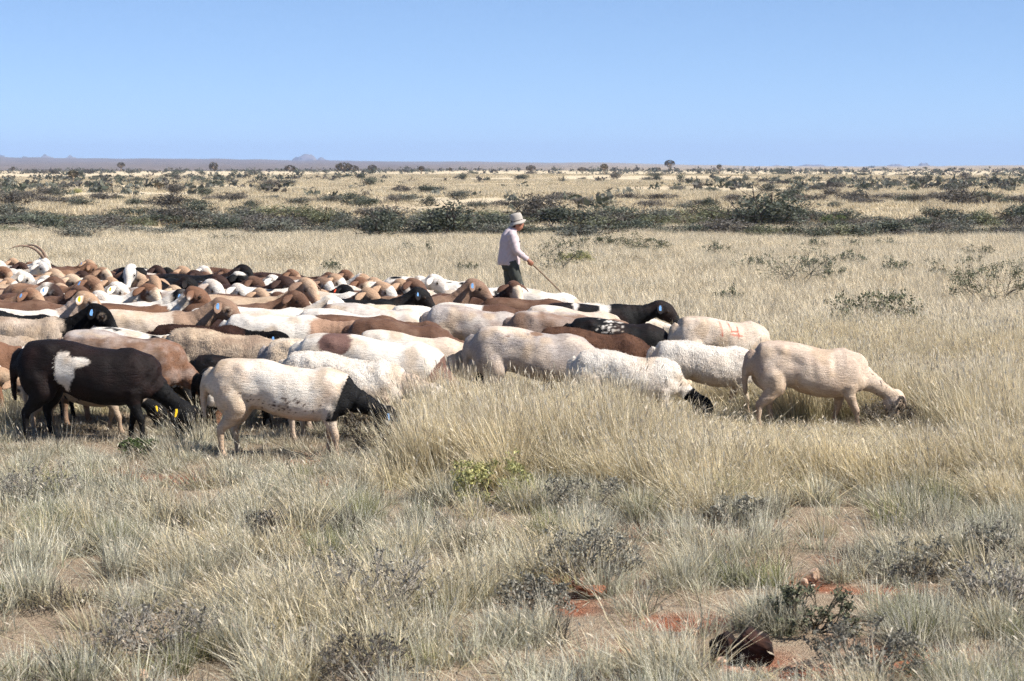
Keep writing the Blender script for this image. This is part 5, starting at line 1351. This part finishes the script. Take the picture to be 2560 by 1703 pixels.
def near_grass():
    r, x, y = field(1, 7.4, 23, 84, 2.2)
    # tussocks: tufts draw together round shared roots, ground shows between
    rc, cx, cy = field(8, 7.4, 23, 10.5, 2.2)
    gx, gy = np.floor(x * 2.5).astype(int), np.floor(y * 2.5).astype(int)
    cell = {}
    for i, (a, b_) in enumerate(zip(np.floor(cx * 2.5).astype(int), np.floor(cy * 2.5).astype(int))): cell.setdefault((a, b_), []).append(i)
    pull = r.random(len(x)) < .80
    for i in np.nonzero(pull)[0]:
        near = [k for da in (-1, 0, 1) for db in (-1, 0, 1) for k in cell.get((gx[i] + da, gy[i] + db), ())]
        if near:
            k = min(near, key=lambda q: (cx[q] - x[i]) ** 2 + (cy[q] - y[i]) ** 2)
            s = .30 + .25 * r.random(); x[i] = cx[k] + (x[i] - cx[k]) * s; y[i] = cy[k] + (y[i] - cy[k]) * s
    p = np.stack([x, y, 0 * x], 1)
    b = bare(x, y); nz = fbm(p * .8, 51, 3); nl = fbm(p * 2.6, 52, 2); nc = fbm(p * 1.3, 53, 3)
    keep = (r.random(len(x)) > b * 1.05) & (r.random(len(x)) < np.where(y < 13.2, np.clip((nl - .38) * 7, .08, 1), np.clip((nl - .26) * 7, .35, 1)))
    x, y, nz, nl, b, nc = x[keep], y[keep], nz[keep], nl[keep], b[keep], nc[keep]; n = len(x)
    t = r.random(n); idx = np.zeros(n, int); hs = np.ones(n)
    edge = 12.95 + (nz - .5) * 2.8 - np.clip((x - .5) * .12, 0, .6)                       # where the tall stand begins
    left = -.95 + (nz - .5) * 1.6 - np.clip((y - 15.5) * .15, 0, 1.2)
    tall = (y > edge) & (x > left)
    # foreground veld: short tufts, thin seeding stems, litter; straw or grey-green by patches
    m = ~tall; hs[m] = r.uniform(.6, 1.35, m.sum())
    gs = np.clip((nc - .40) * 5 + np.where(x > .2, .15, -.15), 0, 1)                    # share of grey-green short grass
    u = r.random(n); sh = m & (u < .50 + .38 * gs)
    pick(r, sh, SHORT, idx)
    st = m & ~sh
    pick(r, st & (t < .40), WISP, idx); k = st & (t < .40); hs[k] = r.uniform(.38, .78, k.sum()); pick(r, st & (t >= .40) & (t < .58), MATT, idx)
    k = st & (t >= .58); pick(r, k, TALL, idx); hs[k] = r.uniform(.26, .52, k.sum()) * (.7 + .6 * nz[k])
    k = m & (t > .93) & (gs > .4); pick(r, k, GREEN, idx); hs[k] = r.uniform(.5, .95, k.sum())
    k = m & (r.random(n) < .10) & (y < 14); pick(r, k, SNAG_SHADE, idx); hs[k] = r.uniform(.6, 1.5, k.sum())
    # tall stand
    hx = np.interp(x, [-1.2, -.6, 1.0, 1.5, 1.9, 4, 6], [.70, .88, .94, .76, .70, .78, .85])
    pick(r, tall, BANK + TALL[:2], idx); hs[tall] = 1.12 * hx[tall] * (.6 + .8 * nz[tall]) * r.uniform(.7, 1.15, tall.sum())
    front = tall & (y < edge + .8); hs[front] *= .55 + .45 * (y[front] - edge[front]) / .8
    k = tall & (t < .14); pick(r, k, WISP, idx); hs[k] = hx[k] * r.uniform(1.0, 1.6, k.sum())
    k = tall & (t > .90); pick(r, k, GREEN, idx); hs[k] = r.uniform(.7, 1.2, k.sum()) * hx[k]
    # before the rightmost animal it stands lower
    k = tall & (x > .95) & (x < 3.5) & (y > 13.6) & (y < 16.3); hs[k] *= np.interp(x[k], [.95, 1.5, 3.5], [.85, .55, .62])
    k = tall & (x > 2.0) & (x < 3.5) & (y > 14.0) & (y < 16.4); hs[k] *= .55
    # grazed and trampled where the flock stands
    flock = (y > 15.9) & (x < 2.2 - (y - 15) * .12)
    hs[flock & tall] *= .5
    us = under_sheep(x, y, .12, .12); pick(r, us, MATT, idx); hs[us] = r.uniform(.4, .8, us.sum())
    # short cover at the feet of the front animals on the left
    k = (x < left + .2) & (y > 13.5) & (y < 16.2) & ~us
    q = k & (t < .5); pick(r, q, SHORT, idx); q = k & (t >= .5) & (t < .62); pick(r, q, WISP, idx); q = k & (t >= .62); pick(r, q, MATT, idx)
    hs[k] = r.uniform(.35, .8, k.sum())
    rk = at(1870, 1655); k = (np.abs(x - rk.x) < .27) & (y > rk.y - .75) & (y < rk.y + .12); hs[k] *= .30      # open soil before the dark rock
    z = ground(x, y) - .012
    rot = np.stack([r.normal(size=n) * .10, r.normal(size=n) * .10 - .05, r.normal(size=n) * .5], 1)
    ws = r.uniform(.8, 1.25, n)
    scatter('grass', np.stack([x, y, z], 1), rot, np.stack([ws, ws, hs], 1), idx)

def mid_grass():
    r, x, y = field(2, 20, 78, 8.0, 4)
    p = np.stack([x, y, 0 * x], 1); nz = fbm(p * np.array([.25, .12, 1]), 61, 3)
    keep = ~under_sheep(x, y, .35, .34) & (r.random(len(x)) < np.clip((y - 19) / 6, .2, 1))
    flock = (y < 27) & (x < 2.4 - (y - 15) * .1)
    keep &= ~(flock & (r.random(len(x)) < .8))
    x, y, nz = x[keep], y[keep], nz[keep]; n = len(x); idx = np.zeros(n, int)
    pick(r, np.ones(n, bool), FAR, idx)
    hs = (.45 + .95 * nz) * r.uniform(.7, 1.2, n)
    hs[(y < 27) & (x < 2.4 - (y - 15) * .1)] *= .35
    z = ground(x, y) - .02
    rot = np.stack([r.normal(size=n) * .08, r.normal(size=n) * .08 - .06, r.normal(size=n) * .6], 1)
    ws = r.uniform(.8, 1.3, n)
    scatter('dry_grass', np.stack([x, y, z], 1), rot, np.stack([ws, ws, hs], 1), idx)

def far_grass():
    r, x, y = field(3, 76, 430, .30, 12)
    p = np.stack([x, y, 0 * x], 1); nz = fbm(p * np.array([.05, .03, 1]), 71, 3); n = len(x)
    keep = r.random(n) < np.clip((nz - .33) * 6, 0, 1)
    x, y, nz = x[keep], y[keep], nz[keep]; n = len(x); idx = np.zeros(n, int); pick(r, np.ones(n, bool), FFAR, idx)
    hs = (.5 + .9 * nz) * r.uniform(.6, 1.2, n); ws = r.uniform(.8, 1.5, n)
    scatter('far_dry_grass', np.stack([x, y, ground(x, y) - .03], 1), np.stack([0 * x, 0 * x, r.random(n) * .8], 1), np.stack([ws, ws, hs], 1), idx)
near_grass(); mid_grass(); far_grass()
# ------------------------------------------------------------------ the herder
def herder():
    hd_ = 33.4; p = Vector(((1276 - 1280) / F * (hd_ * CP + (CAM_H + .3) * SP), hd_, g1(0, hd_)))
    root = bpy.data.objects.new('person', None); link(root); root.location = p; root.rotation_euler = (0, 0, R(8))
    tag(root, 'person in pale pink shirt, dark trousers and bucket hat walking behind the flock', 'person')
    SK = plain('skin', (.30, .13, .08), .5, .35, .12, 30)
    SHT = plain('shirt_cotton', (.49, .405, .42), .85, .15, .06, 25, .25); TRO = plain('trouser_cloth', (.062, .066, .058), .9, .1, .15, 30, .2)
    HAT = plain('hat_canvas', (.37, .335, .30), .9, .1, .06, 30, .2); DRK = plain('dark_leather', (.03, .02, .015), .6, .3)
    HAIR_M = plain('black_hair', (.01, .008, .008), .8, .2)
    # joints (facing +x; the camera sees the right side, -y)
    nk = np.array([.045, 0, 1.40]); hc = np.array([.115, 0, 1.525])
    sh_r, el_r, wr_r = np.array([.0, -.185, 1.345]), np.array([.07, -.255, 1.075]), np.array([.255, -.235, .925])
    sh_l, el_l, wr_l = np.array([.0, .185, 1.345]), np.array([-.06, .255, 1.08]), np.array([.06, .25, .86])
    hip_r, kn_r, an_r = np.array([.0, -.095, .86]), np.array([.14, -.10, .48]), np.array([.20, -.10, .09])
    hip_l, kn_l, an_l = np.array([.0, .095, .86]), np.array([.0, .10, .47]), np.array([-.20, .10, .12])
    b = MB()
    b.tube([(-.02, 0, .80), (-.02, 0, .90), (-.005, 0, 1.05), (.0, 0, 1.22), (.0, 0, 1.34), (.02, 0, 1.40)], [(.15, .10), (.165, .115), (.15, .105), (.17, .115), (.16, .095), (.07, .06)], 16, side=(0, 1, 0))
    b.tube([nk + (-.02, 0, -.05), nk, hc + (-.03, 0, -.06)], [.06, .055, .055], 12)
    # head with brow, nose, jaw, ear
    b.tube([hc + q for q in ((.0, 0, .115), (-.005, 0, .09), (-.005, 0, .04), (.005, 0, -.02), (.022, 0, -.07), (.04, 0, -.105), (.045, 0, -.118))], [(.03, .03), (.062, .078), (.075, .096), (.070, .090), (.058, .070), (.036, .042), (.015, .02)], 16)
    b.tube([hc + (.088, 0, .015), hc + (.108, 0, -.018), hc + (.10, 0, -.034)], [.010, .015, .014], 8); b.ball(hc + (.078, 0, .032), (.018, .05, .012))
    b.ball(hc + (.088, 0, -.060), (.012, .026, .010)); b.ball(hc + (.085, 0, -.076), (.012, .022, .008))
    for s in (-1, 1): b.ball(hc + (-.008, s * .077, -.01), (.022, .010, .034))
    def arm(a, e, w, sgn):
        b.tube([a, (a + e) / 2, e, e * .45 + w * .55, w], [.058, .052, .043, .040, .029], 10)
    arm(sh_r, el_r, wr_r, -1); arm(sh_l, el_l, wr_l, 1)
    # right hand closed on the stick
    u = wr_r - el_r; u /= np.linalg.norm(u)
    d = np.array([.70, -.02, -.71]); d /= np.linalg.norm(d)                 # the stick's direction
    grip = wr_r + u * .085
    b.tube([wr_r, wr_r + u * .03, wr_r + u * .07, wr_r + u * .095], [(.024, .026), (.022, .038), (.020, .043), (.016, .038)], 10, side=(0, 1, 0))
    n = np.cross(u, (0, 1, 0)); n /= np.linalg.norm(n)
    for i, (ln, off) in enumerate(((.034, -.034), (.038, -.012), (.036, .010), (.030, .030))):
        r0 = wr_r + u * .088 + n * off
        b.tube([r0, r0 + u * .018 + np.array([0, -.006, 0]), r0 + u * .030 + np.array([0, .012, 0]), r0 + u * .022 + np.array([0, .030, 0]), r0 + u * .004 + np.array([0, .034, 0])], [.0095, .0098, .0094, .009, .008], 8, side=(0.2, .1, 1))
    t0 = wr_r + u * .035 - n * .030
    b.tube([t0, t0 + u * .025 - n * .014 + (0, .010, 0), t0 + u * .050 - n * .010 + (0, .024, 0), t0 + u * .068 + (0, .030, 0)], [.0135, .0125, .011, .009], 8)
    # left hand hanging
    u2 = wr_l - el_l; u2 /= np.linalg.norm(u2)
    b.tube([wr_l, wr_l + u2 * .04, wr_l + u2 * .085], [(.020, .026), (.017, .041), (.015, .038)], 10)
    n2 = np.cross(u2, (0, 1, 0)); n2 /= np.linalg.norm(n2)
    for ln, off in ((.065, -.031), (.075, -.010), (.070, .011), (.055, .030)):
        r0 = wr_l + u2 * .078 + n2 * off
        b.tube([r0, r0 + u2 * ln * .5 + (0, -.004, 0), r0 + u2 * ln + (0, -.016, 0)], [.0095, .009, .0075], 8)
    b.tube([wr_l + u2 * .03 - n2 * .03, wr_l + u2 * .06 - n2 * .052, wr_l + u2 * .085 - n2 * .058], [.013, .011, .009], 8)
    for hp, kn, an in ((hip_r, kn_r, an_r), (hip_l, kn_l, an_l)):
        b.tube([hp + (0, 0, .04), (hp + kn) / 2, kn, kn * .6 + an * .4, an], [.095, .078, .056, .055, .036], 12)
        b.tube([an, an + (.0, 0, -.05), an + (.10, 0, -.065), an + (.16, 0, -.07)], [(.036, .04), (.04, .035), (.042, .025), (.03, .015)], 8)
    v, f, nr = voxel(b, .0105, 3)
    link(bpy.data.objects.new('body', mesh_np('body', v, f, SK)), root)
    # eyes
    for s in (-1, 1):
        MB().ball(hc + (.082, s * .032, .012), (.010, .014, .008), 8, 6).obj('eye', DRK, root)
    MB().tube([hc + (-.04, 0, -.06), hc + (-.055, 0, -.02), hc + (-.045, 0, .04), hc + (-.02, 0, .085)], [(.055, .03), (.072, .05), (.078, .075), (.06, .06)], 14).obj('hair', HAIR_M, root)
    # shirt: loose, long sleeves, collar
    s = MB()
    s.tube([(-.03, 0, .83), (-.03, 0, .87), (-.02, 0, .98), (-.012, 0, 1.10), (-.012, 0, 1.22), (-.006, 0, 1.32), (.010, 0, 1.385), (.03, 0, 1.42)], [(.19, .18), (.196, .19), (.196, .184), (.192, .174), (.20, .168), (.195, .145), (.12, .10), (.072, .075)], 24, power=2.3)
    for a, e, w in ((sh_r, el_r, wr_r), (sh_l, el_l, wr_l)):
        s.ball(a + (0, 0, -.005), (.082, .075, .085))
        s.tube([a + (0, 0, .01), a * .6 + e * .4, e, e * .6 + w * .4, e * .12 + w * .88], [.082, .074, .064, .058, .043], 14)
        s.tube([e * .16 + w * .84, e * .02 + w * .98], [.044, .042], 14)
    s.tube([(.028, 0, 1.40), (.045, 0, 1.45)], [(.073, .078), (.068, .072)], 16)
    v, f, nr = voxel(s, .011, 4)
    fold = (fbm(v * np.array([10, 8, 5]), 3, 2) - .5) * .022 + np.sin(v[:, 2] * 60 - v[:, 0] * 40 + fbm(v * 6, 5, 2) * 10) * .0035 * (np.abs(v[:, 1]) > .17)
    link(bpy.data.objects.new('shirt', mesh_np('shirt', v + nr * fold[:, None], f, SHT)), root)
    # trousers
    t = MB()
    t.tube([(-.02, 0, .93), (-.02, 0, .88), (-.015, 0, .80), (-.01, 0, .76)], [(.172, .125), (.178, .135), (.18, .14), (.15, .11)], 18)
    for hp, kn, an in ((hip_r, kn_r, an_r), (hip_l, kn_l, an_l)):
        t.tube([hp + (0, 0, .05), hp * .5 + kn * .5, kn, kn * .5 + an * .5, an + (0, 0, .0)], [.112, .102, .086, .078, .074], 14)
    v, f, nr = voxel(t, .012, 4)
    fold = (fbm(v * np.array([12, 10, 5]), 8, 3) - .5) * .03
    link(bpy.data.objects.new('trousers', mesh_np('trousers', v + nr * fold[:, None], f, TRO)), root)
    for an in (an_r, an_l):
        MB().tube([an + (-.075, 0, -.06), an + (-.03, 0, -.03), an + (.03, 0, -.04), an + (.11, 0, -.062), an + (.175, 0, -.075)], [(.030, .025), (.043, .05), (.044, .046), (.046, .03), (.028, .014)], 12).obj('shoe', DRK, root)
    # bucket hat: dented crown, wavy brim turned up in front
    hb = hc + (-.004, 0, .048)
    V, Fc = [], []
    seg = 36
    tl = np.array([[math.cos(R(14)), 0, math.sin(R(14))], [0, 1, 0], [-math.sin(R(14)), 0, math.cos(R(14))]])
    prof = [(.0, .128), (.045, .131), (.078, .122), (.092, .09), (.098, .04), (.100, .0), (.112, -.020), (.127, -.038), (.140, -.055)]
    for j, (rr, zz) in enumerate(prof):
        for i in range(seg):
            a = 2 * math.pi * i / seg; c, q = math.cos(a), math.sin(a)
            z = zz
            if j >= 6:
                k = (j - 5) / 3
                z += k * (.034 * max(c, 0) ** 1.5 - .012 * max(-c, 0) + .010 * math.sin(3 * a + 1))
            if j <= 2: z += -.012 * math.exp(-(q / .35) ** 2) * (j < 2)
            x, y = rr * c * 1.08, rr * q * .95
            V.append(hb + tl.T @ np.array([x, y, z]))
    for j in range(len(prof) - 1):
        for i in range(seg):
            Fc.append([j * seg + i, (j + 1) * seg + i, (j + 1) * seg + (i + 1) % seg, j * seg + (i + 1) % seg])
    hat = MB().add(V, Fc).obj('hat', HAT, root); hat.modifiers.new('cloth', 'SOLIDIFY').thickness = .006
    MB().tube([hb + tl.T @ np.array([.101 * 1.08 * math.cos(a), .101 * .95 * math.sin(a), .006]) for a in np.linspace(0, 6.0, 30)], [.0045] * 30, 6, side=(0, 0, 1)).obj('hat_cord', DRK, hat)
    # pocket flap on the chest
    MB().tube([(.135, -.105, 1.235), (.155, -.085, 1.225)], [(.006, .012)] * 2, 6).obj('pocket_button', DRK, root)
    # the stick: its own thing, held in the right hand
    st = bpy.data.objects.new('walking_stick', None)
    g = wr_r + u * .100 + np.array([0, .012, 0])
    pts = [g - d * .16 + (0, 0, .0), g - d * .05, g, g + d * .3 + (0, .004, .012), g + d * .62 + (0, 0, .016), g + d * .95 + (0, .003, .006), g + d * 1.18]
    so_ = MB().tube(pts, [.012, .013, .0125, .012, .011, .0095, .008], 8).obj('walking_stick', plain('stick_wood', (.17, .11, .07), .7, .2, .35, 30, .4))
    bpy.data.objects.remove(st)
    so_.location = root.location; so_.rotation_euler = root.rotation_euler
    tag(so_, 'thin wooden stick held out by the herder, pointing at the ground', 'stick')
herder()
